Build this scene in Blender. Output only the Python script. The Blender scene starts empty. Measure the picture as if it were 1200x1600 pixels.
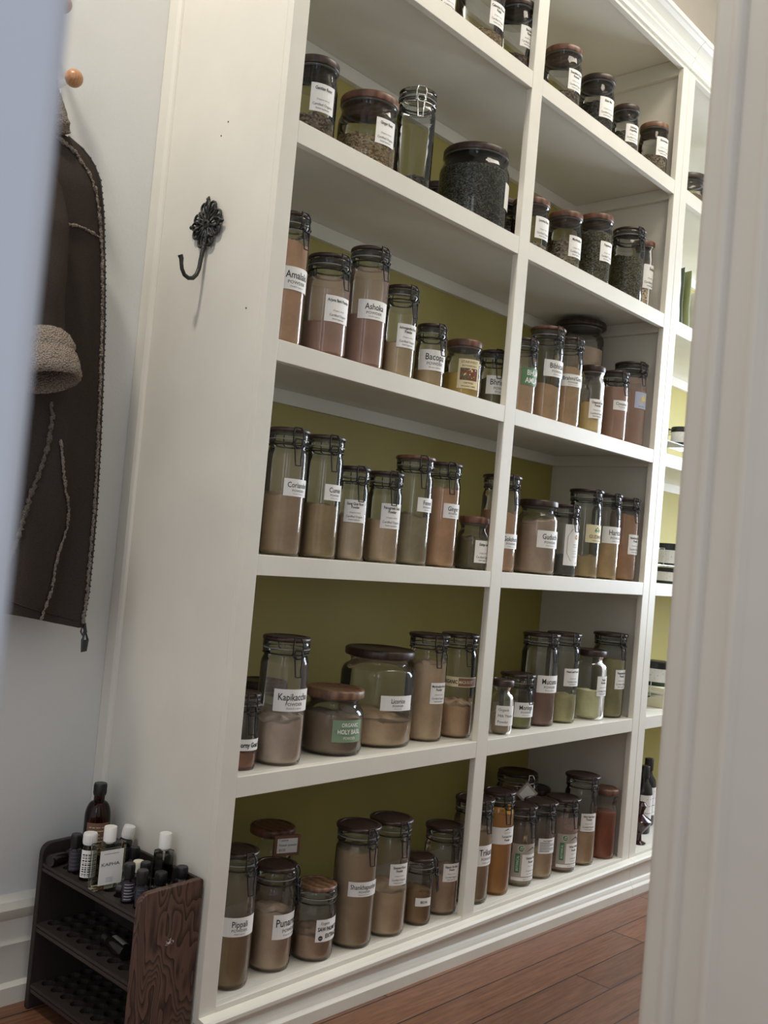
import bpy, bmesh, math, random
from mathutils import Vector, Matrix, noise
random.seed(7)
PI = math.pi
sc = bpy.context.scene
COL = sc.collection

# ------------------------------------------------------------------ camera
CAMP = Vector((-1.2799, -1.4836, 1.0))
YAW, PIT, ROL, FPX = 0.8360, 0.0383, -0.0887, 1515.13
fwd = Vector((math.sin(YAW)*math.cos(PIT), math.cos(YAW)*math.cos(PIT), math.sin(PIT)))
rgt = Vector((math.cos(YAW), -math.sin(YAW), 0)); up = rgt.cross(fwd)
R = rgt*math.cos(ROL) - up*math.sin(ROL); U = up*math.cos(ROL) + rgt*math.sin(ROL)
cd = bpy.data.cameras.new('camera'); cam = bpy.data.objects.new('camera', cd); COL.objects.link(cam)
M = Matrix.Identity(4)
for i in range(3):
    M[i][0] = R[i]; M[i][1] = U[i]; M[i][2] = -fwd[i]; M[i][3] = CAMP[i]
cam.matrix_world = M
cd.sensor_fit = 'HORIZONTAL'; cd.sensor_width = 36; cd.lens = FPX/1200*36; cd.clip_start = 0.02
cd.dof.use_dof = True; cd.dof.focus_distance = 2.35; cd.dof.aperture_fstop = 14
sc.camera = cam

# ------------------------------------------------------------------ world, lights, exposure
w = bpy.data.worlds.new('world'); sc.world = w; w.use_nodes = True
bg = w.node_tree.nodes['Background']; bg.inputs[0].default_value = (0.90, 0.94, 1.0, 1); bg.inputs[1].default_value = 0.50
def area(name, loc, target, sx, sy, power, color):
    l = bpy.data.lights.new(name, 'AREA'); l.shape = 'RECTANGLE'; l.size = sx; l.size_y = sy
    l.energy = power; l.color = color
    o = bpy.data.objects.new(name, l); COL.objects.link(o); o.location = loc
    o.rotation_euler = (Vector(target)-Vector(loc)).to_track_quat('-Z', 'Y').to_euler()
    return o
area('window_daylight', (3.45, -0.62, 1.55), (0.9, 0.1, 1.0), 0.9, 1.5, 42, (0.80, 0.89, 1.0))
area('ceiling_lamp_light', (-1.12, -0.12, 3.3), (-0.4, 0.0, 1.2), 0.16, 0.16, 17, (1.0, 0.90, 0.76))
area('room_ceiling_light', (1.3, -0.75, 3.45), (1.2, -0.3, 0), 1.2, 0.4, 14, (1.0, 0.90, 0.76))
area('hall_daylight', (-2.6, -2.2, 1.9), (0.2, 0.1, 1.2), 1.2, 1.6, 12, (0.90, 0.94, 1.0))
sc.view_settings.view_transform = 'Standard'; sc.view_settings.look = 'None'
sc.view_settings.gamma = 1; sc.view_settings.use_curve_mapping = False
sc.view_settings.exposure = 0.55
sc.cycles.max_bounces = 10; sc.cycles.transparent_max_bounces = 40; sc.cycles.diffuse_bounces = 5
sc.cycles.use_denoising = True
sc.cycles.caustics_reflective = False; sc.cycles.caustics_refractive = False

# ------------------------------------------------------------------ materials
def N(nt, t, **k):
    n = nt.nodes.new(t)
    for a, b in k.items(): setattr(n, a, b)
    return n
def base_mat(name):
    m = bpy.data.materials.new(name); m.use_nodes = True
    nt = m.node_tree; b = nt.nodes['Principled BSDF']
    return m, nt, b
def coords(nt, scale=(1, 1, 1), kind='Object'):
    tc = N(nt, 'ShaderNodeTexCoord'); mp = N(nt, 'ShaderNodeMapping'); mp.inputs['Scale'].default_value = scale
    nt.links.new(tc.outputs[kind], mp.inputs[0]); return mp.outputs[0]
def ramp(nt, fac, stops):
    r = N(nt, 'ShaderNodeValToRGB'); e = r.color_ramp.elements
    while len(e) < len(stops): e.new(0.5)
    for i, (p, c) in enumerate(stops): e[i].position = p; e[i].color = (*c, 1)
    nt.links.new(fac, r.inputs[0]); return r.outputs[0]
def bump(nt, h, b, strength=0.2, dist=0.002):
    n = N(nt, 'ShaderNodeBump'); n.inputs['Strength'].default_value = strength; n.inputs['Distance'].default_value = dist
    nt.links.new(h, n.inputs['Height']); nt.links.new(n.outputs[0], b.inputs['Normal'])
def noisetex(nt, v, scale, detail=3, rough=0.5):
    n = N(nt, 'ShaderNodeTexNoise'); n.inputs['Scale'].default_value = scale; n.inputs['Detail'].default_value = detail
    n.inputs['Roughness'].default_value = rough; nt.links.new(v, n.inputs['Vector']); return n.outputs['Fac']
def dark(c, k): return tuple(min(1, x*k) for x in c)
def paint(name, col, rough=0.45, var=0.06, bstr=0.12, bscale=60):
    m, nt, b = base_mat(name); v = coords(nt)
    f = noisetex(nt, v, 5, 4)
    nt.links.new(ramp(nt, f, [(0.3, dark(col, 1-var)), (0.7, dark(col, 1+var*0.5))]), b.inputs['Base Color'])
    b.inputs['Roughness'].default_value = rough
    bump(nt, noisetex(nt, v, bscale, 3), b, bstr, 0.002); return m
def plain(name, col, rough=0.5, metal=0.0):
    m, nt, b = base_mat(name); b.inputs['Base Color'].default_value = (*col, 1)
    b.inputs['Roughness'].default_value = rough; b.inputs['Metallic'].default_value = metal; return m
def wood(name, c1, c2, scale=1.0, axis=(1, 8, 8), rough=0.45, dist=4.0, bs=0.15):
    m, nt, b = base_mat(name); v = coords(nt, tuple(a*scale for a in axis))
    n1 = noisetex(nt, v, 6, 6, 0.6)
    wv = N(nt, 'ShaderNodeTexWave'); wv.inputs['Scale'].default_value = 3.0; wv.inputs['Distortion'].default_value = dist
    wv.inputs['Detail'].default_value = 4; nt.links.new(v, wv.inputs['Vector'])
    mx = N(nt, 'ShaderNodeMath', operation='MULTIPLY_ADD'); nt.links.new(wv.outputs['Fac'], mx.inputs[0]); mx.inputs[1].default_value = 0.5
    mm = N(nt, 'ShaderNodeMath', operation='MULTIPLY'); nt.links.new(n1, mm.inputs[0]); mm.inputs[1].default_value = 0.6
    nt.links.new(mm.outputs[0], mx.inputs[2])
    nt.links.new(ramp(nt, mx.outputs[0], [(0.2, c1), (0.8, c2)]), b.inputs['Base Color'])
    b.inputs['Roughness'].default_value = rough; bump(nt, mx.outputs[0], b, bs, 0.001); return m
def powder(name, col):
    m, nt, b = base_mat(name); v = coords(nt)
    f = noisetex(nt, v, 22, 5, 0.65)
    nt.links.new(ramp(nt, f, [(0.3, dark(col, 0.80)), (0.6, col), (0.85, dark(col, 1.12))]), b.inputs['Base Color'])
    b.inputs['Roughness'].default_value = 0.95; b.inputs['Specular IOR Level'].default_value = 0.1
    bump(nt, noisetex(nt, v, 350, 2), b, 0.25, 0.001); return m
def herb(name, c1, c2, c3, scale=170):
    m, nt, b = base_mat(name); v = coords(nt, (1, 1, 1.5)); c1, c2, c3 = dark(c1, 1.35), dark(c2, 1.35), dark(c3, 1.3)
    vo = N(nt, 'ShaderNodeTexVoronoi'); vo.inputs['Scale'].default_value = scale; vo.inputs['Randomness'].default_value = 1
    nt.links.new(v, vo.inputs['Vector'])
    sp = N(nt, 'ShaderNodeSeparateColor'); nt.links.new(vo.outputs['Color'], sp.inputs[0])
    nt.links.new(ramp(nt, sp.outputs[0], [(0.0, c1), (0.5, c2), (1.0, c3)]), b.inputs['Base Color'])
    b.inputs['Roughness'].default_value = 0.85; bump(nt, vo.outputs['Distance'], b, 0.9, 0.004); return m
def glass(name, tint=(0.985, 0.99, 0.985), edge=(0.40, 0.44, 0.42), haze=0.0, hcol=(0.6, 0.5, 0.42), rough=0.04):
    m = bpy.data.materials.new(name); m.use_nodes = True; nt = m.node_tree; nt.nodes.clear()
    out = N(nt, 'ShaderNodeOutputMaterial'); tr = N(nt, 'ShaderNodeBsdfTransparent'); gl = N(nt, 'ShaderNodeBsdfGlossy')
    gl.inputs['Roughness'].default_value = rough; gl.inputs['Color'].default_value = (1, 1, 1, 1)
    lw = N(nt, 'ShaderNodeLayerWeight'); lw.inputs[0].default_value = 0.5
    nt.links.new(ramp(nt, lw.outputs['Facing'], [(0.0, tint), (0.70, tint), (0.98, edge)]), tr.inputs[0])
    l2 = N(nt, 'ShaderNodeLayerWeight'); l2.inputs[0].default_value = 0.27
    mx = N(nt, 'ShaderNodeMixShader'); nt.links.new(l2.outputs['Fresnel'], mx.inputs[0])
    src = tr.outputs[0]
    if haze:
        df = N(nt, 'ShaderNodeBsdfDiffuse'); df.inputs[0].default_value = (*hcol, 1)
        tc = coords(nt); hz = noisetex(nt, tc, 14, 4)
        mr = N(nt, 'ShaderNodeMapRange'); nt.links.new(hz, mr.inputs[0]); mr.inputs[3].default_value = haze*0.5; mr.inputs[4].default_value = haze*1.4
        m1 = N(nt, 'ShaderNodeMixShader'); nt.links.new(mr.outputs[0], m1.inputs[0])
        nt.links.new(tr.outputs[0], m1.inputs[1]); nt.links.new(df.outputs[0], m1.inputs[2]); src = m1.outputs[0]
    nt.links.new(src, mx.inputs[1]); nt.links.new(gl.outputs[0], mx.inputs[2]); nt.links.new(mx.outputs[0], out.inputs[0])
    return m
def fleece(name, c1, c2, scale=260, d=0.006, st=1.0):
    m, nt, b = base_mat(name); v = coords(nt)
    vo = N(nt, 'ShaderNodeTexVoronoi'); vo.inputs['Scale'].default_value = scale; nt.links.new(v, vo.inputs['Vector'])
    nt.links.new(ramp(nt, vo.outputs['Distance'], [(0.05, c2), (0.7, c1)]), b.inputs['Base Color'])
    b.inputs['Roughness'].default_value = 1; b.inputs['Specular IOR Level'].default_value = 0
    iv = N(nt, 'ShaderNodeMath', operation='SUBTRACT'); iv.inputs[0].default_value = 1; nt.links.new(vo.outputs['Distance'], iv.inputs[1])
    bump(nt, iv.outputs[0], b, st, d); return m

WHITE = paint('white_paint', (0.74, 0.715, 0.64))
WALLP = paint('wall_paint', (0.70, 0.71, 0.70), 0.7, 0.03, 0.25, 140)
BEIGE = paint('beige_wall_paint', (0.78, 0.70, 0.58), 0.7, 0.03, 0.1, 100)
CEILP = paint('ceiling_paint', (0.82, 0.80, 0.76), 0.8, 0.03, 0.1, 100)
OLIVE = paint('olive_paint', (0.385, 0.325, 0.092), 0.6, 0.05, 0.12, 80)
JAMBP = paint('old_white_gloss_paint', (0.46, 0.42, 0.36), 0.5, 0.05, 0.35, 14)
GLASS = glass('jar_glass', haze=0.045, hcol=(0.55, 0.54, 0.48))
GREFRD = glass('refraction_dark_jar_glass', (0.88, 0.89, 0.89), (0.25, 0.26, 0.26))  # clear glass of the upper two rows, its dark refraction put into the tint
GHAZE = glass('dusty_jar_glass', haze=0.12, hcol=(0.62, 0.52, 0.44))
GROSE = glass('powdered_jar_glass', haze=0.42, hcol=(0.50, 0.36, 0.30))
GTHICK = glass('thick_glass', (0.88, 0.90, 0.88), (0.34, 0.37, 0.36), haze=0.05, hcol=(0.5, 0.5, 0.47))
GTHICKD = glass('thick_refraction_dark_glass', (0.72, 0.74, 0.73), (0.24, 0.26, 0.26))  # neck glass of those rows, darkened in colour for the same refraction
GAMB = glass('amber_glass', (0.22, 0.085, 0.045), (0.04, 0.016, 0.012))
GCLR = glass('clear_bottle_glass', (0.86, 0.88, 0.82), (0.40, 0.42, 0.36))
ACRYL = glass('clear_acrylic', (0.94, 0.95, 0.93), (0.85, 0.87, 0.84))
LIDW = wood('walnut_lid_wood', (0.018, 0.009, 0.007), (0.052, 0.026, 0.019), 1, (6, 30, 6), 0.38)
LIDR = wood('red_walnut_lid_wood', (0.070, 0.030, 0.020), (0.20, 0.090, 0.055), 1, (5, 26, 5), 0.40)
LIDL = wood('light_walnut_lid_wood', (0.10, 0.05, 0.03), (0.26, 0.14, 0.08), 1, (5, 26, 5), 0.42)
WIRE = plain('black_wire', (0.008, 0.008, 0.009), 0.6, 0.0)
STEEL = plain('bright_steel', (0.75, 0.74, 0.72), 0.2, 1.0)
SEAL = plain('grey_silicone_seal', (0.28, 0.28, 0.27), 0.5)
LABEL = plain('white_label_paper', (0.88, 0.87, 0.85), 0.55)
LABELG = plain('clear_label_film', (0.42, 0.38, 0.33), 0.4)
CREAML = plain('cream_label_paper', (0.74, 0.66, 0.42), 0.6)
GREENL = plain('green_label_paper', (0.10, 0.22, 0.11), 0.55)
SAGEL = plain('sage_label_paper', (0.22, 0.32, 0.20), 0.55)
BLUEL = plain('pale_blue_label_paper', (0.42, 0.46, 0.60), 0.5)
BROWNL = plain('brown_label_paper', (0.22, 0.11, 0.07), 0.6)
INK = plain('black_ink', (0.02, 0.02, 0.022), 0.6)
GREYINK = plain('grey_ink', (0.16, 0.16, 0.16), 0.6)
WINK = plain('white_ink', (0.85, 0.86, 0.82), 0.6)
REDINK = plain('red_ink', (0.50, 0.04, 0.03), 0.6)
YELINK = plain('yellow_ink', (0.75, 0.55, 0.15), 0.6)
GRNINK = plain('green_ink', (0.05, 0.20, 0.08), 0.6)
BRINK = plain('brown_ink', (0.16, 0.06, 0.03), 0.6)
IRON = paint('blackened_iron', (0.018, 0.020, 0.018), 0.42, 0.3, 0.6, 240)
BLACKP = plain('black_plastic', (0.012, 0.012, 0.013), 0.35)
WHITEP = plain('white_plastic', (0.80, 0.79, 0.76), 0.35)
CHROME = plain('chrome', (0.82, 0.83, 0.85), 0.08, 1.0)
KNOBW = wood('beech_knob_wood', (0.42, 0.20, 0.09), (0.52, 0.27, 0.13), 1, (20, 20, 60), 0.3)
SUEDE = fleece('dark_brown_suede', (0.044, 0.035, 0.031), (0.062, 0.050, 0.043), 500, 0.0006, 0.4)
FLC = fleece('taupe_fleece', (0.20, 0.165, 0.135), (0.42, 0.36, 0.31), 300, 0.004, 1.0)
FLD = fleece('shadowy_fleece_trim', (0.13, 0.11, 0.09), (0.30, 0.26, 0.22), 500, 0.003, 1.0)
CM = {}
for k, c in dict(p_peach=(0.50, 0.30, 0.185), p_rose=(0.29, 0.145, 0.105), p_cream=(0.48, 0.375, 0.25), p_tan=(0.42, 0.32, 0.17),
    p_mustard=(0.48, 0.35, 0.10), p_darkolive=(0.13, 0.115, 0.065), p_sand=(0.47, 0.32, 0.20), p_mustard2=(0.36, 0.29, 0.15),
    p_terra=(0.34, 0.155, 0.08), p_brown=(0.24, 0.115, 0.065), p_coriander=(0.35, 0.25, 0.165), p_cumin=(0.33, 0.25, 0.14),
    p_beige=(0.46, 0.37, 0.27), p_cream2=(0.48, 0.37, 0.255), p_fennel=(0.29, 0.25, 0.165), p_pinkgrey=(0.43, 0.34, 0.28),
    p_charcoal=(0.07, 0.07, 0.065), p_tan2=(0.52, 0.37, 0.20), p_terra2=(0.42, 0.235, 0.135), p_redbrown=(0.26, 0.13, 0.085),
    p_pinkwhite=(0.50, 0.42, 0.37), p_greybrown=(0.19, 0.145, 0.105), p_beige2=(0.50, 0.38, 0.26), p_moringa=(0.22, 0.23, 0.09),
    p_mauve=(0.23, 0.14, 0.115), p_palegreen=(0.46, 0.45, 0.25), p_sage=(0.36, 0.38, 0.25), p_oliveg=(0.28, 0.27, 0.14),
    p_umber=(0.19, 0.125, 0.05), p_pinkbeige=(0.44, 0.345, 0.27), p_pinkbrown=(0.32, 0.22, 0.165), p_khaki=(0.28, 0.21, 0.13),
    p_umber2=(0.24, 0.155, 0.085), p_pinkbeige2=(0.37, 0.27, 0.20), p_ochre=(0.42, 0.19, 0.025), p_greybeige=(0.30, 0.26, 0.21),
    p_brownpink=(0.30, 0.20, 0.15), p_redrust=(0.34, 0.10, 0.055)).items():
    CM[k] = powder(k.replace('p_', '')+'_powder', (min(0.9, c[0]*1.72), min(0.9, c[1]*1.60), min(0.9, c[2]*1.42)))
CM['h_grey'] = herb('grey_herb', (0.12, 0.10, 0.09), (0.30, 0.27, 0.24), (0.50, 0.46, 0.42))
CM['h_gold'] = herb('golden_chopped_root', (0.20, 0.12, 0.05), (0.48, 0.33, 0.17), (0.72, 0.56, 0.34), 210)
CM['h_rust'] = herb('rust_chopped_bark', (0.05, 0.03, 0.02), (0.14, 0.07, 0.045), (0.28, 0.17, 0.12), 150)
CM['h_brown'] = herb('brown_chopped_root', (0.06, 0.045, 0.03), (0.20, 0.14, 0.09), (0.42, 0.32, 0.22), 160)
CM['h_dark'] = herb('dark_leaf_herb', (0.02, 0.02, 0.015), (0.07, 0.06, 0.045), (0.20, 0.17, 0.12), 190)
CM['h_black'] = herb('black_leaf_tea', (0.015, 0.016, 0.013), (0.07, 0.07, 0.055), (0.24, 0.24, 0.19), 260)
CM['h_green'] = herb('grey_green_herb', (0.07, 0.07, 0.045), (0.22, 0.21, 0.15), (0.42, 0.40, 0.30), 200)
CM['h_olive'] = herb('olive_leaf_herb', (0.05, 0.045, 0.025), (0.17, 0.15, 0.09), (0.38, 0.35, 0.24), 240)
CM['h_tan'] = herb('tan_chopped_root', (0.12, 0.08, 0.045), (0.36, 0.27, 0.17), (0.64, 0.54, 0.38), 170)

# ------------------------------------------------------------------ mesh helpers
class MB:
    def __init__(s): s.v = []; s.f = []; s.m = []; s.sm = []
    def add(s, verts, faces, mat=0, smooth=False):
        o = len(s.v); s.v += [tuple(p) for p in verts]
        for f in faces: s.f.append([i+o for i in f]); s.m.append(mat); s.sm.append(smooth)
    def box(s, x0, x1, y0, y1, z0, z1, mat=0):
        v = [(x, y, z) for z in (z0, z1) for y in (y0, y1) for x in (x0, x1)]
        s.add(v, [(0, 2, 3, 1), (4, 5, 7, 6), (0, 1, 5, 4), (2, 6, 7, 3), (0, 4, 6, 2), (1, 3, 7, 5)], mat)
    def obox(s, c, ax, ay, az, hx, hy, hz, mat=0):
        c = Vector(c); ax, ay, az = Vector(ax), Vector(ay), Vector(az)
        v = [c+ax*hx*i+ay*hy*j+az*hz*k for k in (-1, 1) for j in (-1, 1) for i in (-1, 1)]
        s.add(v, [(0, 2, 3, 1), (4, 5, 7, 6), (0, 1, 5, 4), (2, 6, 7, 3), (0, 4, 6, 2), (1, 3, 7, 5)], mat)
    def lathe(s, prof, n=32, c=(0, 0, 0), mat=0, cap0=True, cap1=True, smooth=True, mats=None, M=None):
        v = []; f = []
        for r, z in prof:
            for i in range(n):
                a = 2*PI*i/n; p = Vector((r*math.cos(a), r*math.sin(a), z))
                if M: p = M @ p
                v.append((c[0]+p[0], c[1]+p[1], c[2]+p[2]))
        for j in range(len(prof)-1):
            ff = [(j*n+i, j*n+(i+1) % n, (j+1)*n+(i+1) % n, (j+1)*n+i) for i in range(n)]
            if mats: 
                o = len(s.v)
                for q in ff: s.f.append([k+o for k in q]); s.m.append(mats[j]); s.sm.append(smooth)
            else: f += ff
        if cap0: f.append(tuple(range(n-1, -1, -1)))
        if cap1: f.append(tuple((len(prof)-1)*n+i for i in range(n)))
        s.add(v, f, mat, smooth)
    def tube(s, pts, r, n=6, mat=0, closed=False, rads=None):
        pts = [Vector(p) for p in pts]; m = len(pts); v = []; f = []
        t0 = None; nrm = None
        for i, p in enumerate(pts):
            a = pts[(i-1) % m] if (closed or i > 0) else p; b = pts[(i+1) % m] if (closed or i < m-1) else p
            t = (b-a).normalized()
            if nrm is None:
                nrm = t.cross(Vector((0, 0, 1)))
                if nrm.length < 0.1: nrm = t.cross(Vector((1, 0, 0)))
                nrm.normalize()
            else:
                nrm = (nrm - t*nrm.dot(t))
                if nrm.length < 1e-6: nrm = t.orthogonal()
                nrm.normalize()
            bn = t.cross(nrm); rr = rads[i] if rads else r
            for k in range(n):
                q = 2*PI*k/n; v.append(p+nrm*rr*math.cos(q)+bn*rr*math.sin(q))
        for i in range(m if closed else m-1):
            j = (i+1) % m
            f += [(i*n+k, i*n+(k+1) % n, j*n+(k+1) % n, j*n+k) for k in range(n)]
        if not closed: f += [tuple(range(n-1, -1, -1)), tuple((m-1)*n+k for k in range(n))]
        s.add(v, f, mat, True)
    def prism(s, poly, f3, d0, d1, mat=0, smooth=False):
        # poly: 2D points; f3(a, b, d) -> 3D
        n = len(poly); v = [f3(a, b, d0) for a, b in poly]+[f3(a, b, d1) for a, b in poly]
        f = [tuple(range(n-1, -1, -1)), tuple(range(n, 2*n))]
        s.add(v, f, mat, False)
        s.add(v, [(i, (i+1) % n, n+(i+1) % n, n+i) for i in range(n)], mat, smooth)
    def build(s, name, mats, parent=None, loc=None, bevel=0, sharp=0.6):
        me = bpy.data.meshes.new(name); o3 = Vector(loc) if loc is not None else Vector((0, 0, 0))
        me.from_pydata([(p[0]-o3[0], p[1]-o3[1], p[2]-o3[2]) for p in s.v], [], s.f)
        if not isinstance(mats, (list, tuple)): mats = [mats]
        for m in mats: me.materials.append(m)
        me.polygons.foreach_set('material_index', s.m); me.polygons.foreach_set('use_smooth', s.sm)
        bm = bmesh.new(); bm.from_mesh(me); bmesh.ops.remove_doubles(bm, verts=bm.verts, dist=1e-6)
        bmesh.ops.recalc_face_normals(bm, faces=bm.faces); bm.to_mesh(me); bm.free()
        if any(s.sm): me.set_sharp_from_angle(angle=sharp)
        ob = bpy.data.objects.new(name, me); COL.objects.link(ob)
        if loc is not None: ob.location = loc
        if parent is not None:
            ob.parent = parent
        if bevel:
            b = ob.modifiers.new('bevel', 'BEVEL'); b.width = bevel; b.segments = 2; b.limit_method = 'ANGLE'
        return ob
def thing(name, label, cat, loc=(0, 0, 0), group=None, rotz=0):
    o = bpy.data.objects.new(name, None); COL.objects.link(o); o.location = loc; o.rotation_euler[2] = rotz
    o.empty_display_size = 0.02
    o['label'] = label; o['category'] = cat
    if group: o['group'] = group
    return o
def tag(o, label, cat, group=None):
    o['label'] = label; o['category'] = cat
    if group: o['group'] = group
    return o
def struct(o): o['kind'] = 'structure'; return o

# text: triangulated glyph outlines, cached, laid flat in (s, t)
_tc = {}
def glyphs(txt, bold=0.0, res=2):
    key = (txt, bold)
    if key in _tc: return _tc[key]
    cu = bpy.data.curves.new('t', 'FONT'); cu.body = txt; cu.size = 1; cu.align_x = 'LEFT'; cu.resolution_u = res; cu.offset = bold
    ob = bpy.data.objects.new('t', cu); COL.objects.link(ob)
    dg = bpy.context.evaluated_depsgraph_get(); me = ob.evaluated_get(dg).to_mesh()
    V = [(v.co[0], v.co[1]) for v in me.vertices]; F = [tuple(p.vertices) for p in me.polygons]
    ob.evaluated_get(dg).to_mesh_clear(); bpy.data.objects.remove(ob); bpy.data.curves.remove(cu)
    if V:
        x0 = min(v[0] for v in V); x1 = max(v[0] for v in V)
    else: x0 = x1 = 0
    _tc[key] = (V, F, x0, x1); return _tc[key]
def text2d(mb, f3, txt, cx, cy, cap, mat=1, maxw=None, cond=0.85, bold=0.0, align='C', rot=0.0):
    """writes txt with cap height `cap`, centred on (cx, cy) of surface map f3(s, t, lift)"""
    V, F, x0, x1 = glyphs(txt, bold)
    if not V: return
    k = cap/0.70; wd = (x1-x0)*k*cond
    if maxw and wd > maxw:
        q = (maxw/wd)**0.65; k *= q; cap *= q; wd *= q
    sx = k*cond
    if maxw and wd > maxw: sx *= maxw/wd; wd = maxw
    off = {'C': cx-wd/2, 'L': cx, 'R': cx-wd}[align]
    ca, sa = math.cos(rot), math.sin(rot)
    def P(v):
        s = off+(v[0]-x0)*sx-cx; t = v[1]*k-cap/2
        return f3(cx+s*ca-t*sa, cy+s*sa+t*ca, 0.0004)
    mb.add([P(v) for v in V], F, mat)
def rect2d(mb, f3, s0, s1, t0, t1, mat=1, lift=0.0003, n=1):
    vs = []; fs = []
    for i in range(n+1):
        s = s0+(s1-s0)*i/n; vs += [f3(s, t0, lift), f3(s, t1, lift)]
    for i in range(n): fs.append((2*i, 2*i+2, 2*i+3, 2*i+1))
    mb.add(vs, fs, mat)
def disc2d(mb, f3, cs, ct, r, mat=1, lift=0.0003, n=16, r2=None):
    vs = [f3(cs+r*math.cos(2*PI*i/n), ct+(r2 or r)*math.sin(2*PI*i/n), lift) for i in range(n)]
    mb.add(vs, [tuple(range(n))], mat)
def poly2d(mb, f3, pts, mat=1, lift=0.0003):
    mb.add([f3(a, b, lift) for a, b in pts], [tuple(range(len(pts)))], mat)

# ------------------------------------------------------------------ room
def fz(x): return -0.0189-0.0187*x          # the old floor falls away slightly to the right
def floor_mat():
    m, nt, b = base_mat('red_brown_floorboards'); v = coords(nt)
    sp = N(nt, 'ShaderNodeSeparateXYZ'); nt.links.new(v, sp.inputs[0])
    def mth(op, a, bb=None, c=None):
        n = N(nt, 'ShaderNodeMath', operation=op)
        for i, q in enumerate((a, bb, c)):
            if q is None: continue
            if isinstance(q, (int, float)): n.inputs[i].default_value = q
            else: nt.links.new(q, n.inputs[i])
        return n.outputs[0]
    row = mth('FLOOR', mth('MULTIPLY_ADD', sp.outputs[1], 10.0, 10.35))
    fr = mth('FRACT', mth('MULTIPLY_ADD', sp.outputs[1], 10.0, 10.35))
    off = mth('MULTIPLY', row, 0.77)
    xs = mth('MULTIPLY_ADD', sp.outputs[0], 0.62, off)
    seg = mth('FLOOR', xs); fx = mth('FRACT', xs)
    cb = N(nt, 'ShaderNodeCombineXYZ'); nt.links.new(row, cb.inputs[0]); nt.links.new(seg, cb.inputs[1])
    wn = N(nt, 'ShaderNodeTexWhiteNoise'); nt.links.new(cb.outputs[0], wn.inputs['Vector'])
    mp = N(nt, 'ShaderNodeMapping'); mp.inputs['Scale'].default_value = (2.2, 34, 1)
    ad = N(nt, 'ShaderNodeVectorMath', operation='ADD'); nt.links.new(v, ad.inputs[0]); nt.links.new(wn.outputs['Color'], ad.inputs[1])
    nt.links.new(ad.outputs[0], mp.inputs[0])
    g = noisetex(nt, mp.outputs[0], 3.6, 9, 0.72)
    c1 = ramp(nt, g, [(0.28, (0.070, 0.027, 0.013)), (0.5, (0.165, 0.070, 0.034)), (0.74, (0.27, 0.135, 0.072))])
    hs = N(nt, 'ShaderNodeHueSaturation'); nt.links.new(c1, hs.inputs['Color'])
    nt.links.new(mth('MULTIPLY_ADD', wn.outputs['Value'], 0.5, 0.78), hs.inputs['Value'])
    blot = noisetex(nt, v, 9, 4)
    mb_ = N(nt, 'ShaderNodeMix', data_type='RGBA'); nt.links.new(mth('MULTIPLY', blot, 0.35), mb_.inputs[0])
    nt.links.new(hs.outputs[0], mb_.inputs[6]); mb_.inputs[7].default_value = (0.12, 0.06, 0.04, 1)
    e1 = mth('LESS_THAN', mth('ABSOLUTE', mth('SUBTRACT', fr, 0.5)), 0.482)
    e2 = mth('LESS_THAN', mth('ABSOLUTE', mth('SUBTRACT', fx, 0.5)), 0.4985)
    gap = mth('MULTIPLY', e1, e2)
    m2 = N(nt, 'ShaderNodeMix', data_type='RGBA'); nt.links.new(gap, m2.inputs[0])
    m2.inputs[6].default_value = (0.012, 0.006, 0.004, 1); nt.links.new(mb_.outputs[2], m2.inputs[7])
    nt.links.new(m2.outputs[2], b.inputs['Base Color']); b.inputs['Roughness'].default_value = 0.42
    bump(nt, mth('MULTIPLY_ADD', g, 0.15, gap), b, 0.35, 0.002); return m
def slab(name, mat, pts_top, thick):
    mb = MB(); t = pts_top; v = [tuple(p) for p in t]+[(p[0], p[1], p[2]-thick) for p in t]
    mb.add(v, [(0, 1, 2, 3), (7, 6, 5, 4), (0, 4, 5, 1), (1, 5, 6, 2), (2, 6, 7, 3), (3, 7, 4, 0)])
    return mb.build(name, mat)
XL, XR, YB, YF = -2.6, 3.6, 0.43, -1.10
struct(slab('floor', floor_mat(), [(XL, -3.0, fz(XL)), (XR, -3.0, fz(XR)), (XR, 0.6, fz(XR)), (XL, 0.6, fz(XL))], 0.08))
mb = MB(); mb.box(XL, -0.03, YB, YB+0.1, -0.2, 3.6); struct(mb.build('wall_back', WALLP))
mb = MB(); mb.box(-0.03, XR, YB, YB+0.1, -0.2, 3.6); struct(mb.build('wall_behind_shelves', BEIGE))
mb = MB(); mb.box(XL, 3.66, YF-0.20, YB+0.1, 3.6, 3.7); struct(mb.build('ceiling', CEILP))
# right side of the doorway we look through: a moulded jamb, then the wall
def jamb_poly():
    x = -0.416; pr = [(x+0.004, -1.060)]
    pr += [(x-0.001, -1.063), (x-0.003, -1.068), (x-0.003, -1.076), (x-0.0035, -1.080)]
    pr += [(x-0.0065, -1.083), (x-0.0075, -1.087), (x-0.006, -1.091), (x-0.002, -1.094)]
    pr += [(x-0.0025, -1.114), (x-0.005, -1.118), (x-0.0075, -1.122), (x-0.0065, -1.127), (x-0.002, -1.131)]
    pr += [(x-0.002, -1.19), (x+0.004, -1.198), (x+0.012, -1.20), (0.0, -1.20), (0.0, -1.06)]
    return pr
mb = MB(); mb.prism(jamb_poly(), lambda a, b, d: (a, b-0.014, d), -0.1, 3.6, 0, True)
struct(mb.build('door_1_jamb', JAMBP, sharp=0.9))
mb = MB(); mb.box(0.0, 2.6, -1.18, -1.08, -0.1, 3.6); struct(mb.build('wall_front', WALLP))
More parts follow.
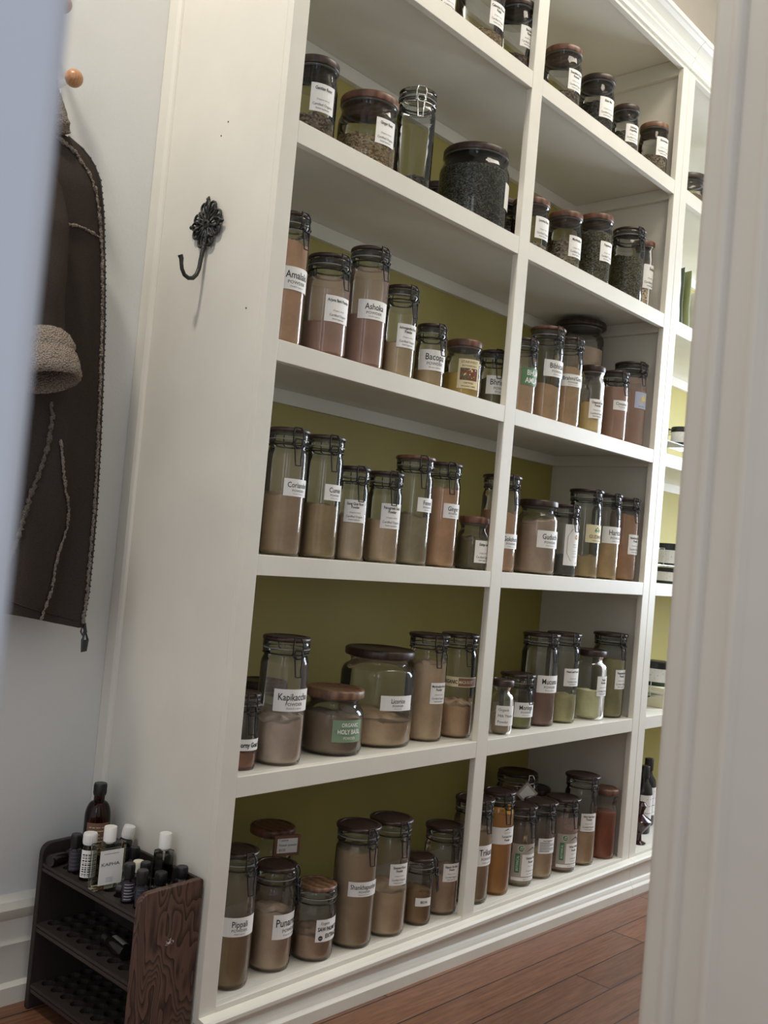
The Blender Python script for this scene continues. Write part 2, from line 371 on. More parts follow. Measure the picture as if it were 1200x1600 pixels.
# far end wall with the daylight window
mb = MB(); wx0, wx1, wy0, wy1, wz0, wz1 = 3.56, 3.66, -1.02, -0.20, 0.85, 2.35
mb.box(wx0, wx1, -1.30, wy0, -0.2, 3.6); mb.box(wx0, wx1, wy1, YB+0.1, -0.2, 3.6)
mb.box(wx0, wx1, wy0, wy1, -0.2, wz0); mb.box(wx0, wx1, wy0, wy1, wz1, 3.6); struct(mb.build('wall_right', WALLP))
mb = MB()
for y0, y1, z0, z1 in ((wy0, wy0+0.05, wz0, wz1), (wy1-0.05, wy1, wz0, wz1), (wy0+0.05, wy1-0.05, wz0, wz0+0.05), (wy0+0.05, wy1-0.05, wz1-0.05, wz1), (wy0+0.05, wy1-0.05, 1.58, 1.62)):
    mb.box(wx0-0.01, wx1-0.03, y0, y1, z0, z1)
struct(mb.build('window_1', WHITE, bevel=0.002))
# baseboard along the back wall, left of the bookcase
mb = MB()
prof = [(0, 0.0), (0.020, 0.0), (0.020, 0.036), (0.012, 0.045), (0.012, 0.105), (0.016, 0.125), (0.012, 0.135), (0.012, 0.175), (0.020, 0.185), (0.024, 0.200), (0.018, 0.215), (0.008, 0.222), (0, 0.226)]
n = len(prof); v = []
for x in (XL, -0.062):
    for d, z in prof: v.append((x, YB-d, z+fz(x)))
mb.add(v, [tuple(range(n)), tuple(range(2*n-1, n-1, -1))]); mb.add(v, [(i, i+1, n+i+1, n+i) for i in range(n-1)], 0, True)
struct(mb.build('baseboard_back', WHITE, sharp=0.5))

# ------------------------------------------------------------------ bookcases
ZT = {'A': 2.3042, 'B': 1.8560, 'C': 1.4043, 'D': 0.9671, 'E': 0.5239}
ZB = {'A': 2.2589, 'B': 1.8100, 'C': 1.3609, 'D': 0.9258, 'E': 0.4823}
X0, X3a, X3b, X4, X5, XP, DB, ZTOP = -0.0419, 0.800, 0.8484, 1.6525, 1.7433, 1.6725, 0.3954, 2.6863
GV = 1.6975
def bookcase(xa, xb, posts, panels, lab, left_finished):
    root = thing('built_in_bookcase', lab, 'bookcase', ((xa+xb)/2, 0.0, fz(xa)))
    lo = Vector(root.location)
    def P(name, mb, mat, bevel=0.0012):
        o = mb.build(name, mat, root, bevel=bevel); o.location = -lo; return o
    # end panels
    for nm, x0, x1, y1 in panels:
        m = MB(); m.box(x0, x1, 0.0185, y1, fz(x0)-0.01, 2.80); P(nm, m, WHITE)
    for nm, x0, x1, z0 in posts:
        m = MB(); m.box(x0, x1, 0.0, 0.0185, z0, 2.70); P(nm, m, WHITE)
    bx0 = panels[0][2]; bx1 = panels[1][1]
    m = MB(); m.box(bx0, bx1, DB, DB+0.012, -0.03, 2.80); P('back_panel', m, OLIVE)
    sx0, sx1 = posts[0][2], posts[-1][1]
    for k in 'ABCDE':
        m = MB(); m.box(bx0, bx1, 0.0185, DB, ZT[k]-0.020, ZT[k]); b = P('shelf', m, WHITE)
        segs = []; xs = [p for p in posts]
        r = MB()
        for a, c in zip(posts[:-1], posts[1:]): r.box(a[2], c[1], 0.0006, 0.0185, ZB[k], ZT[k])
        o = r.build('shelf_edge', WHITE, b, bevel=0.001)
        c = MB(); c.box(bx0, bx1, DB-0.018, DB, ZB[k]-0.013, ZT[k]-0.0205)
        c.box(bx1-0.018, bx1, 0.02, DB-0.018, ZB[k]-0.013, ZT[k]-0.0205)
        c.box(bx0, bx0+0.018, 0.02, DB-0.018, ZB[k]-0.013, ZT[k]-0.0205)
        c.build('cleat', WHITE, b, bevel=0.001)
    m = MB(); m.box(bx0, bx1, 0.0185, DB, 0.055, 0.0748); b = P('shelf', m, WHITE)
    r = MB(); r.box(sx0, sx1, 0.0006, 0.0185, 0.03, 0.0746); r.build('shelf_edge', WHITE, b, bevel=0.001)
    m = MB(); m.box(bx0, bx1, 0.0185, DB, 2.725, 2.745); m.box(sx0, sx1, 0.0006, 0.0185, ZTOP, 2.76)
    m.box(bx0, bx1, DB-0.018, DB, 2.668, 2.7245); m.box(bx1-0.018, bx1, 0.02, DB-0.018, 2.668, 2.7245)
    P('top_board', m, WHITE)
    # crown moulding
    cp = [(0, 2.700), (-0.006, 2.700), (-0.006, 2.712), (-0.004, 2.716), (-0.010, 2.722), (-0.014, 2.726), (-0.014, 2.735), (-0.020, 2.739), (-0.020, 2.752),
          (-0.026, 2.760), (-0.034, 2.772), (-0.044, 2.780), (-0.050, 2.782), (-0.050, 2.796), (0.02, 2.796), (0.02, 2.70)]
    m = MB(); m.prism(cp, lambda a, b, d: (d, a, b), xa-(0.045 if left_finished else 0.0), xb, 0, False); P('crown_moulding', m, WHITE, 0.0008)
    # plinth: cap, board, ogee and base board that follow the floor
    m = MB(); ya = 0.0
    cap = [(0.0, 0.036), (-0.004, 0.036), (-0.018, 0.044), (-0.022, 0.050), (-0.022, 0.058), (-0.018, 0.063), (0.0, 0.066)]
    m.prism(cap, lambda a, b, d: (d, a, b-0.002+0.001*d), xa, xb, 0, False)
    P('plinth_cap', m, WHITE, 0.0006)
    m = MB(); v = []
    pp = [(0.018, 0.0, 1), (-0.024, 0.0, 1), (-0.024, 0.026, 1), (-0.022, 0.029, 1), (-0.018, 0.034, 1), (-0.016, 0.040, 1), (-0.013, 0.046, 1), (-0.010, 0.048, 1), (-0.008, 0.050, 1), (-0.008, 0.060, 0), (0.018, 0.060, 0)]
    for x in (xa, xb):
        for y, z, fl in pp: v.append((x, y, (fz(x)+z) if fl else 0.038))
    n = len(pp)
    m.add(v, [tuple(range(n)), tuple(range(2*n-1, n-1, -1))]+[(i, (i+1) % n, n+(i+1) % n, n+i) for i in range(n)])
    P('plinth', m, WHITE, 0.0006)
    return root, P
bc, P1 = bookcase(X0, GV-0.0004, [('stile', X0, 0.0, 0.05), ('stile', X3a, X3b, 0.05), ('stile', X4, GV-0.0008, 0.05)],
    [('side_panel', X0, -0.012, 0.4295), ('side_panel', XP, GV-0.002, DB+0.012)],
    'tall white painted bookcase full of herb jars, with a post down its middle', True)
m = MB(); m.prism([(X0, 0.385), (X0-0.006, 0.388), (X0-0.010, 0.396), (X0-0.010, 0.4295), (X0, 0.4295)], lambda a, b, d: (a, b, d), fz(0), 2.80, 0)
P1('scribe_moulding', m, WHITE, 0.001)
m = MB()   # old screw holes in the side panel
for y, z in ((0.06, 1.463), (0.179, 1.877), (0.199, 1.851)):
    m.lathe([(0.0016, 0), (0.0016, 0.0006)], 8, (X0-0.0004, y, z), M=Matrix.Rotation(-PI/2, 4, 'Y'))
P1('screw_hole', m, BLACKP, 0)
bc2, P2 = bookcase(GV+0.0004, 3.3, [('stile', GV+0.0008, X5, 0.05), ('stile', 2.50, 2.545, 0.05), ('stile', 3.255, 3.3, 0.05)],
    [('side_panel', GV+0.002, X5-0.018, DB+0.012), ('side_panel', 3.28, 3.3, DB+0.012)],
    'white bookcase at the right edge with small dark-lidded pots and bags', False)

# ------------------------------------------------------------------ jars
def lid_profile(r, z0, z1, rd=0.0035):
    return [(r-0.003, z0), (r-0.0008, z0+0.001), (r, z0+0.003), (r, z1-rd), (r-rd*0.4, z1-rd*0.35), (r-rd*1.1, z1), (r*0.80, z1+0.0002), (r*0.78, z1-0.0012), (0.001, z1-0.0012)]
def jar_contents(r, h0, hf, kind, seed):
    rnd = random.Random(seed); mb = MB(); n = 32
    amp = 0.006 if kind == 'h' else 0.0048
    ph = rnd.uniform(0, 6.28); tilt = rnd.uniform(0.0, 0.10)*r*2*(1 if kind == 'p' else 0.6)
    rings = [(0.90*r, h0), (0.985*r, h0+0.006), (r, h0+0.012)]
    v = []; f = []
    k = 8; zs = [h0+0.012+(hf-h0-0.012)*i/k for i in range(1, k+1)]
    prof = rings+[(r, z) for z in zs]
    tops = [1.0, 0.9, 0.75, 0.55, 0.33, 0.12]
    for j, (rr, z) in enumerate(prof):
        for i in range(n):
            a = 2*PI*i/n; x, y = rr*math.cos(a), rr*math.sin(a)
            zz = z
            if j == len(prof)-1: zz = z+tilt*math.cos(a-ph)+amp*noise.noise(Vector((x*60, y*60, seed)))
            v.append((x, y, zz))
    for q in tops[1:]:
        for i in range(n):
            a = 2*PI*i/n; x, y = r*q*math.cos(a), r*q*math.sin(a)
            v.append((x, y, hf+q*tilt*math.cos(a-ph)+amp*1.6*noise.noise(Vector((x*60, y*60, seed)))+(1-q)*amp*1.2))
    m = len(prof)+len(tops)-1
    for j in range(m-1): f += [(j*n+i, j*n+(i+1) % n, (j+1)*n+(i+1) % n, (j+1)*n+i) for i in range(n)]
    f.append(tuple(range(n-1, -1, -1))); f.append(tuple((m-1)*n+i for i in range(n)))
    mb.add(v, f, 0, True); return mb
def label_mesh(r, L):
    st, tx, a0, W, zb, H = L
    mb = MB(); lines = [q for q in tx.split('|') if q]
    Wm = W*r
    def f3(s, t, lift=0.0):
        a = a0+s/r; q = r+0.0007+lift; return (q*math.cos(a), q*math.sin(a), zb+t)
    bgm = 0; mats = [LABEL, INK, GREYINK]
    if st in ('green',): mats = [GREENL, WINK, WINK]
    if st == 'holy': mats = [SAGEL, WINK, WINK]
    if st in ('star', 'gud'): mats = [CREAML, BRINK, GREYINK]
    if st == 'pic': mats = [BLUEL, INK, GREYINK]
    if st == 'maca': mats = [CREAML, INK, WINK]
    mats = mats+[GRNINK, REDINK, YELINK, BROWNL, WINK, LABELG, LABEL]   # 3.. green red yellow brown white film paper
    n = max(6, int(W/0.12))
    if st == 'mtn': rect2d(mb, f3, 0, Wm, 0, H, 8, -0.0003, n)
    else: rect2d(mb, f3, 0, Wm, 0, H, 0, 0.0, n)
    # thin paper edge
    for s_ in (0.0,):
        mb.add([f3(s_, 0, -0.0006), f3(s_, H, -0.0006), f3(s_, H, 0), f3(s_, 0, 0)], [(0, 1, 2, 3)], 0)
    c = Wm/2
    if st == 'big' or st == 'gok':
        text2d(mb, f3, lines[0], c, H*0.66, H*0.31, 1, Wm*0.88, 0.80, 0.008)
        text2d(mb, f3, 'POWDER', c, H*0.33, H*0.135, 2, Wm*0.5, 1.1, 0.01)
        text2d(mb, f3, '('+lines[0]+' organica)', c, H*0.15, H*0.07, 2, Wm*0.5, 0.9)
    elif st == 'sq':
        if lines:
            y = 0.83
            for q in lines[:2]:
                text2d(mb, f3, q, c, H*y, H*0.115, 1, Wm*0.86, 0.72, 0.02); y -= 0.155
            text2d(mb, f3, '(Organic whole)', c, H*0.44, H*0.06, 2, Wm*0.55, 0.9)
            text2d(mb, f3, 'Certified Organic', c, H*0.26, H*0.095, 1, Wm*0.85, 0.8, 0.0)
            text2d(mb, f3, 'Herbal Supplement', c, H*0.12, H*0.06, 2, Wm*0.7, 0.8, 0.01)
    elif st == 'green':
        text2d(mb, f3, lines[0], c, H*0.72, H*0.30, 1, Wm*0.80, 0.85, 0.02); text2d(mb, f3, lines[1], c, H*0.28, H*0.30, 1, Wm*0.88, 0.85, 0.02)
    elif st == 'holy':
        text2d(mb, f3, lines[0], c+Wm*.05, H*0.78, H*0.17, 1, Wm*0.66, 0.8, 0.02); text2d(mb, f3, lines[1], c+Wm*.05, H*0.48, H*0.20, 1, Wm*0.80, 0.8, 0.025)
        text2d(mb, f3, lines[2], c+Wm*.05, H*0.19, H*0.13, 1, Wm*0.5, 0.8, 0.0)
        ring = [f3(c+Wm*.05+Wm*0.46*math.cos(a), H*0.48+H*0.17*math.sin(a), 0.0003) for a in [2*PI*i/30 for i in range(31)]]
        mb.tube(ring[:-1], 0.0003, 4, 3, True)
    elif st == 'saw':
        text2d(mb, f3, lines[0], Wm*0.30, H*0.83, H*0.12, 1, Wm*0.5, 0.85); text2d(mb, f3, lines[1], c, H*0.57, H*0.22, 1, Wm*0.88, 0.8, 0.03)
        text2d(mb, f3, lines[2], Wm*0.62, H*0.26, H*0.20, 1, Wm*0.6, 0.8, 0.03); disc2d(mb, f3, Wm*0.16, H*0.17, H*0.11, 1); text2d(mb, f3, 'USDA', Wm*0.16, H*0.17, H*0.05, 7)
    elif st == 'small':
        text2d(mb, f3, lines[0], c, H*0.5, H*0.28, 1, Wm*0.6, 0.9, 0.02)
    elif st == 'band':
        text2d(mb, f3, lines[0], c, H*0.5, H*0.40, 1, Wm*0.85, 0.75, 0.035)
    elif st == 'hand':
        for i, q in enumerate(lines): text2d(mb, f3, q, Wm*0.10, H*(0.80-0.30*i), H*0.13, 1, Wm*0.8, 0.95, 0.0, 'L')
    elif st == 'maca':
        rect2d(mb, f3, Wm*0.42, Wm, H*0.08, H*0.92, 6, 0.0003, n)
        text2d(mb, f3, 'ORGANIC', Wm*0.24, H*0.5, H*0.55, 1, Wm*0.32, 0.85, 0.03); text2d(mb, f3, 'MACA ROOT', Wm*0.60, H*0.5, H*0.50, 0, Wm*0.33, 0.85, 0.01)
    elif st == 'tall':
        for e in (0.0,):
            pts = [(0.12, 0.30), (0.12, 0.70), (0.30, 0.88), (0.62, 0.92), (0.88, 0.70), (0.88, 0.30), (0.62, 0.05), (0.30, 0.12)]
            mb.tube([f3(Wm*a, H*b, 0.0004) for a, b in pts], 0.0005, 4, 1, True)
        disc2d(mb, f3, Wm*0.55, H*0.70, Wm*0.10, 5); text2d(mb, f3, 'G', Wm*0.55, H*0.70, H*0.09, 6, None, 0.9, 0.02)
        for yy, ww in ((0.52, 0.4), (0.46, 0.5), (0.36, 0.3), (0.30, 0.5), (0.22, 0.4)): text2d(mb, f3, 'herbal powder', Wm*0.52, H*yy, H*0.022, 2, Wm*ww)
    elif st == 'gud':
        for q in ((0.50, 0.72, 0.10), (0.42, 0.64, 0.08), (0.58, 0.64, 0.08)):
            poly2d(mb, f3, [(Wm*(q[0]-q[2]), H*q[1]), (Wm*q[0], H*(q[1]-0.06)), (Wm*(q[0]+q[2]), H*q[1]), (Wm*q[0], H*(q[1]+0.20))], 3)
        text2d(mb, f3, lines[0], c, H*0.34, H*0.20, 1, Wm*0.72, 0.9, 0.01); text2d(mb, f3, 'HERBAL POWDER', c, H*0.12, H*0.07, 2, Wm*0.6)
    elif st == 'star':
        text2d(mb, f3, 'STARWEST', c, H*0.90, H*0.085, 1, Wm*0.86, 1.0, 0.0); text2d(mb, f3, 'BOTANICALS', c, H*0.77, H*0.055, 1, Wm*0.86, 1.1, 0.01)
        rect2d(mb, f3, Wm*0.10, Wm*0.90, H*0.28, H*0.69, 1, 0.0003, n)
        rr = random.Random(4)
        for i in range(46):
            disc2d(mb, f3, Wm*rr.uniform(0.14, 0.86), H*rr.uniform(0.31, 0.66), Wm*rr.uniform(0.02, 0.045), rr.choice([2, 3, 4, 5, 6, 7, 3]), 0.00045+0.00001*i, 6)
        text2d(mb, f3, 'CERTIFIED', c, H*0.19, H*0.055, 1, Wm*0.5, 1, 0.01); text2d(mb, f3, 'ORGANIC HERB', c, H*0.08, H*0.05, 1, Wm*0.7, 1, 0.01)
    elif st == 'pic':
        poly2d(mb, f3, [(Wm*0.12, H*0.38), (Wm*0.85, H*0.30), (Wm*0.95, H*0.48), (Wm*0.35, H*0.56)], 4)
        disc2d(mb, f3, Wm*0.62, H*0.62, Wm*0.17, 5, 0.0005); text2d(mb, f3, 'CHILI', c, H*0.43, H*0.12, 5, Wm*0.5, 1, 0.03)
        text2d(mb, f3, 'ground spice', c, H*0.15, H*0.07, 2, Wm*0.6)
    elif st == 'lines':
        text2d(mb, f3, 'Sweet Supplement', c, H*0.86, H*0.09, 1, Wm*0.8, 0.8, 0.02)
        for i in range(7): rect2d(mb, f3, Wm*0.08, Wm*(0.92 if i % 3 else 0.6), H*(0.70-0.095*i), H*(0.735-0.095*i), 2 if i % 2 else 1, 0.0003, 6)
    elif st in ('wrap', 'mtn'):
        if st == 'mtn':
            rect2d(mb, f3, Wm*0.30, Wm*0.98, H*0.12, H*0.72, 9, 0.0002, n); rect2d(mb, f3, Wm*0.02, Wm*0.98, H*0.0, H*0.09, 9, 0.0002, n)
            rect2d(mb, f3, Wm*0.10, Wm*0.24, H*0.22, H*0.74, 3, 0.0003, 4); text2d(mb, f3, 'BOTANICAL', Wm*0.17, H*0.48, Wm*0.07, 7, H*0.45, 0.8, 0.0, 'C', PI/2)
            disc2d(mb, f3, Wm*0.26, H*0.88, Wm*0.10, 9, 0.0003, 24); disc2d(mb, f3, Wm*0.26, H*0.88, Wm*0.088, 3, 0.0005, 24)
            text2d(mb, f3, 'USDA', Wm*0.26, H*0.91, Wm*0.045, 7, None, 0.9, 0.03); text2d(mb, f3, 'ORGANIC', Wm*0.26, H*0.855, Wm*0.025, 7, None, 0.9, 0.03)
            cx, ty, tc, sc_ = Wm*0.62, 0.62, 0.066, 0.30
            poly2d(mb, f3, [(Wm*0.42, H*0.80), (Wm*0.55, H*0.87), (Wm*0.66, H*0.92), (Wm*0.74, H*0.86), (Wm*0.82, H*0.80), (Wm*0.72, H*0.84), (Wm*0.64, H*0.885), (Wm*0.56, H*0.845)], 1)
        else:
            cx, ty, tc = Wm*0.52, 0.46, 0.125
            poly2d(mb, f3, [(Wm*0.38, H*0.78), (Wm*0.46, H*0.88), (Wm*0.53, H*0.95), (Wm*0.60, H*0.87), (Wm*0.68, H*0.78), (Wm*0.58, H*0.84), (Wm*0.52, H*0.89), (Wm*0.46, H*0.83)], 1)
            text2d(mb, f3, 'MOUNTAIN HERBS', cx, H*0.69, H*0.05, 2, Wm*0.4)
        for q in lines: text2d(mb, f3, q, cx, H*ty, H*tc, 1, Wm*(0.60), 0.75, 0.02); ty -= tc*1.6
        if st == 'mtn':
            text2d(mb, f3, '(Organic whole)', cx, H*0.40, H*0.03, 2, Wm*0.4); text2d(mb, f3, 'Certified Organic', cx, H*0.27, H*0.04, 1, Wm*0.58, 0.8)
            text2d(mb, f3, 'Herbal Supplement', cx, H*0.19, H*0.03, 2, Wm*0.5); text2d(mb, f3, 'Net Wt 16 oz (453 g)', Wm*0.55, H*0.045, H*0.03, 1, Wm*0.7)
    return mb, mats
def clasp(r, h, rl, ang, wm, lever=True, hinge=True):
    """wire bail: neck ring, rear hinge loop, toggle and hanging lever; ang = direction of the toggle"""
    mb = MB(); wr = 0.0016
    zr = h-0.036; rr = r*0.915+0.0016
    mb.tube([(rr*math.cos(2*PI*i/36), rr*math.sin(2*PI*i/36), zr) for i in range(36)], wr, 6, 0, True)
    def P(da, rad, z): a = ang+da; return Vector((rad*math.cos(a), rad*math.sin(a), z))
    def off(t, rad, z):   # tangential offset t metres
        a = ang; return Vector((rad*math.cos(a)-t*math.sin(a), rad*math.sin(a)+t*math.cos(a), z))
    R1 = max(rl, r)+0.004
    # upper bail hooked over the lid edge
    mb.tube([off(-0.011, rr, zr), off(-0.011, R1-0.001, zr+0.004), off(-0.012, R1, h-0.013), off(-0.009, R1-0.002, h-0.004), off(-0.008, R1-0.006, h+0.0006), off(0.008, R1-0.006, h+0.0006), off(0.009, R1-0.002, h-0.004), off(0.012, R1, h-0.013), off(0.011, R1-0.001, zr+0.004), off(0.011, rr, zr)], wr, 6)
    # toggle plate loops
    mb.tube([off(-0.007, R1+0.002, zr+0.012), off(-0.010, R1+0.003, zr+0.002), off(-0.005, R1+0.005, zr-0.006), off(0.005, R1+0.005, zr-0.006), off(0.010, R1+0.003, zr+0.002), off(0.007, R1+0.002, zr+0.012)], wr*1.25, 6, 0, True)
    for t in (-0.0105, 0.0105):
        mb.tube([off(t-0.002, R1+0.002, zr-0.001), off(t+0.002, R1+0.004, zr-0.001)], wr*2.0, 6)
    if lever:
        R2 = R1+0.006
        mb.tube([off(-0.009, R1+0.003, zr-0.001), off(-0.008, R2-0.001, zr-0.014), off(-0.0065, R2, zr-0.030), off(-0.006, R2+0.003, zr-0.044), off(0.006, R2+0.003, zr-0.044), off(0.0065, R2, zr-0.030), off(0.008, R2-0.001, zr-0.014), off(0.009, R1+0.003, zr-0.001)], wr, 6)
    if hinge:
        def ob(t, rad, z):
            a = ang+PI; return Vector((rad*math.cos(a)-t*math.sin(a), rad*math.sin(a)+t*math.cos(a), z))
        mb.tube([ob(-0.014, rr, zr), ob(-0.012, R1+0.003, zr+0.006), ob(-0.010, R1+0.002, h-0.014), ob(-0.009, R1-0.002, h-0.004), ob(0.009, R1-0.002, h-0.004), ob(0.010, R1+0.002, h-0.014), ob(0.012, R1+0.003, zr+0.006), ob(0.014, rr, zr)], wr, 6)
    return mb
CNAME = {'p': 'powder', 'h': 'chopped herb'}
def make_jar(spec, label, group, lidmat=None, glassm=None, cang=None, wire=None):
    nm, ty, x, y, z, r, h, lr, fill, cont, L = spec
    root = thing('herb_jar' if cont[0] == 'h' else 'powder_jar', label, 'jar', (x, y, z+0.0003), group)
    gm = glassm or (GREFRD if nm[0] in 'AB' else GLASS); rl = r*lr
    if ty in ('c', 's'):
        prof = [(0.02*r, 0.004), (0.80*r, 0.002), (0.90*r, 0.0), (0.965*r, 0.003), (r, 0.011), (r, h-0.060), (0.985*r, h-0.053), (0.93*r, h-0.046), (0.90*r, h-0.041), (0.90*r, h-0.034), (0.97*r, h-0.031), (0.97*r, h-0.0255), (0.86*r, h-0.0255)]
        mats = [0, 0, 0, 1, 0, 0, 1, 1, 1, 1, 1, 1]
        rcont = r-0.0028; top = h-0.058
    else:
        nk = r*{'A': 0.90, 'B': 0.90, 'C': 0.84}.get(nm[0], 0.77)
        if nm in ('E8',): nk = r*0.60
        if nm == 'E12': nk = r*0.70
        prof = [(0.02*r, 0.004), (0.80*r, 0.002), (0.90*r, 0.0), (0.965*r, 0.003), (r, 0.012), (r, h-0.066), (0.992*r, h-0.058), (0.955*r, h-0.049), (max(0.88*r, nk+0.002), h-0.042), (nk+0.001, h-0.037), (nk, h-0.030), (nk+0.003, h-0.025), (nk+0.004, h-0.0205)]
        if ty == 'w2':
            prof = [(0.02*r, 0.004), (0.80*r, 0.002), (0.93*r, 0.0), (r, 0.008), (r, h-0.075), (0.97*r, h-0.064), (0.92*r, h-0.055), (0.90*r, h-0.045), (0.96*r, h-0.038), (0.96*r, h-0.020)]
            mats = [0, 0, 0, 1, 0, 0, 0, 1, 1]
        else: mats = [0, 0, 0, 1, 0, 0, 0, 1, 1, 1, 1, 1]
        rcont = r-0.0028; top = h-0.060
    mb = MB(); mb.lathe(prof, 40, cap0=True, cap1=False, mats=mats)
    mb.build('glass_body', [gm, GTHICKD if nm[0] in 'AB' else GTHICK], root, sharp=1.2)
    hf = max(0.02, min(top, fill*h))
    jar_contents(rcont, 0.0045, hf, cont[0], hash(nm) % 97 if False else sum(ord(c)*7 for c in nm) % 97).build('contents', CM[cont], root, sharp=1.2)
    lm = lidmat or (LIDW if ty in ('c', 's') else LIDR)
    mb = MB()
    if ty in ('c', 's'):
        if ty == 's':
            mb.lathe([(0.9*rl, h-0.008), (0.96*rl, h-0.006), (0.97*rl, h-0.002), (0.9*rl, h)], 40)
        else: mb.lathe(lid_profile(rl, h-0.0095, h, 0.003), 44)
        lo = mb.build('lid', lm, root, sharp=0.9)
        cb = MB(); cb.lathe([(0.84*r, h-0.0245), (0.965*r, h-0.0245), (0.985*r, h-0.022), (0.985*r, h-0.012), (0.95*r, h-0.0098), (0.84*r, h-0.0098)], 40, cap0=False, cap1=False)
        cb.build('glass_collar', GTHICK, lo, sharp=0.8)
        sb = MB(); sb.lathe([(0.88*r, h-0.0255), (0.985*r, h-0.0255), (0.985*r, h-0.0235), (0.88*r, h-0.0235)], 40, cap0=False, cap1=False)
        sb.build('rubber_seal', SEAL, lo, sharp=0.8)
        ca = math.atan2(CAMP.y-y, CAMP.x-x)
        ang = cang if cang is not None else ca+({'C': 0.72, 'D': 0.42, 'E': 0.48}.get(nm[0], 0.62) if x < 0.85 else 0.72)
        clasp(r, h, rl, ang, WIRE).build('wire_clasp', wire or WIRE, root, sharp=1.2)
    else:
        mb.lathe(lid_profile(rl, h-0.0195, h, 0.0045), 44); lo = mb.build('lid', lm, root, sharp=0.9)
        sb = MB(); nk = prof[-1][0]
        for q in range(2): sb.lathe([(nk-0.004, h-0.0235+q*0.0018), (nk-0.0008, h-0.0230+q*0.0018), (nk-0.0008, h-0.0222+q*0.0018), (nk-0.004, h-0.0217+q*0.0018)], 36, cap0=False, cap1=False)
        sb.build('silicone_seal', SEAL, lo, sharp=0.8)
    if L:
        mb, mats = label_mesh(r, L); lb = mb.build('label', mats, root)
    return root

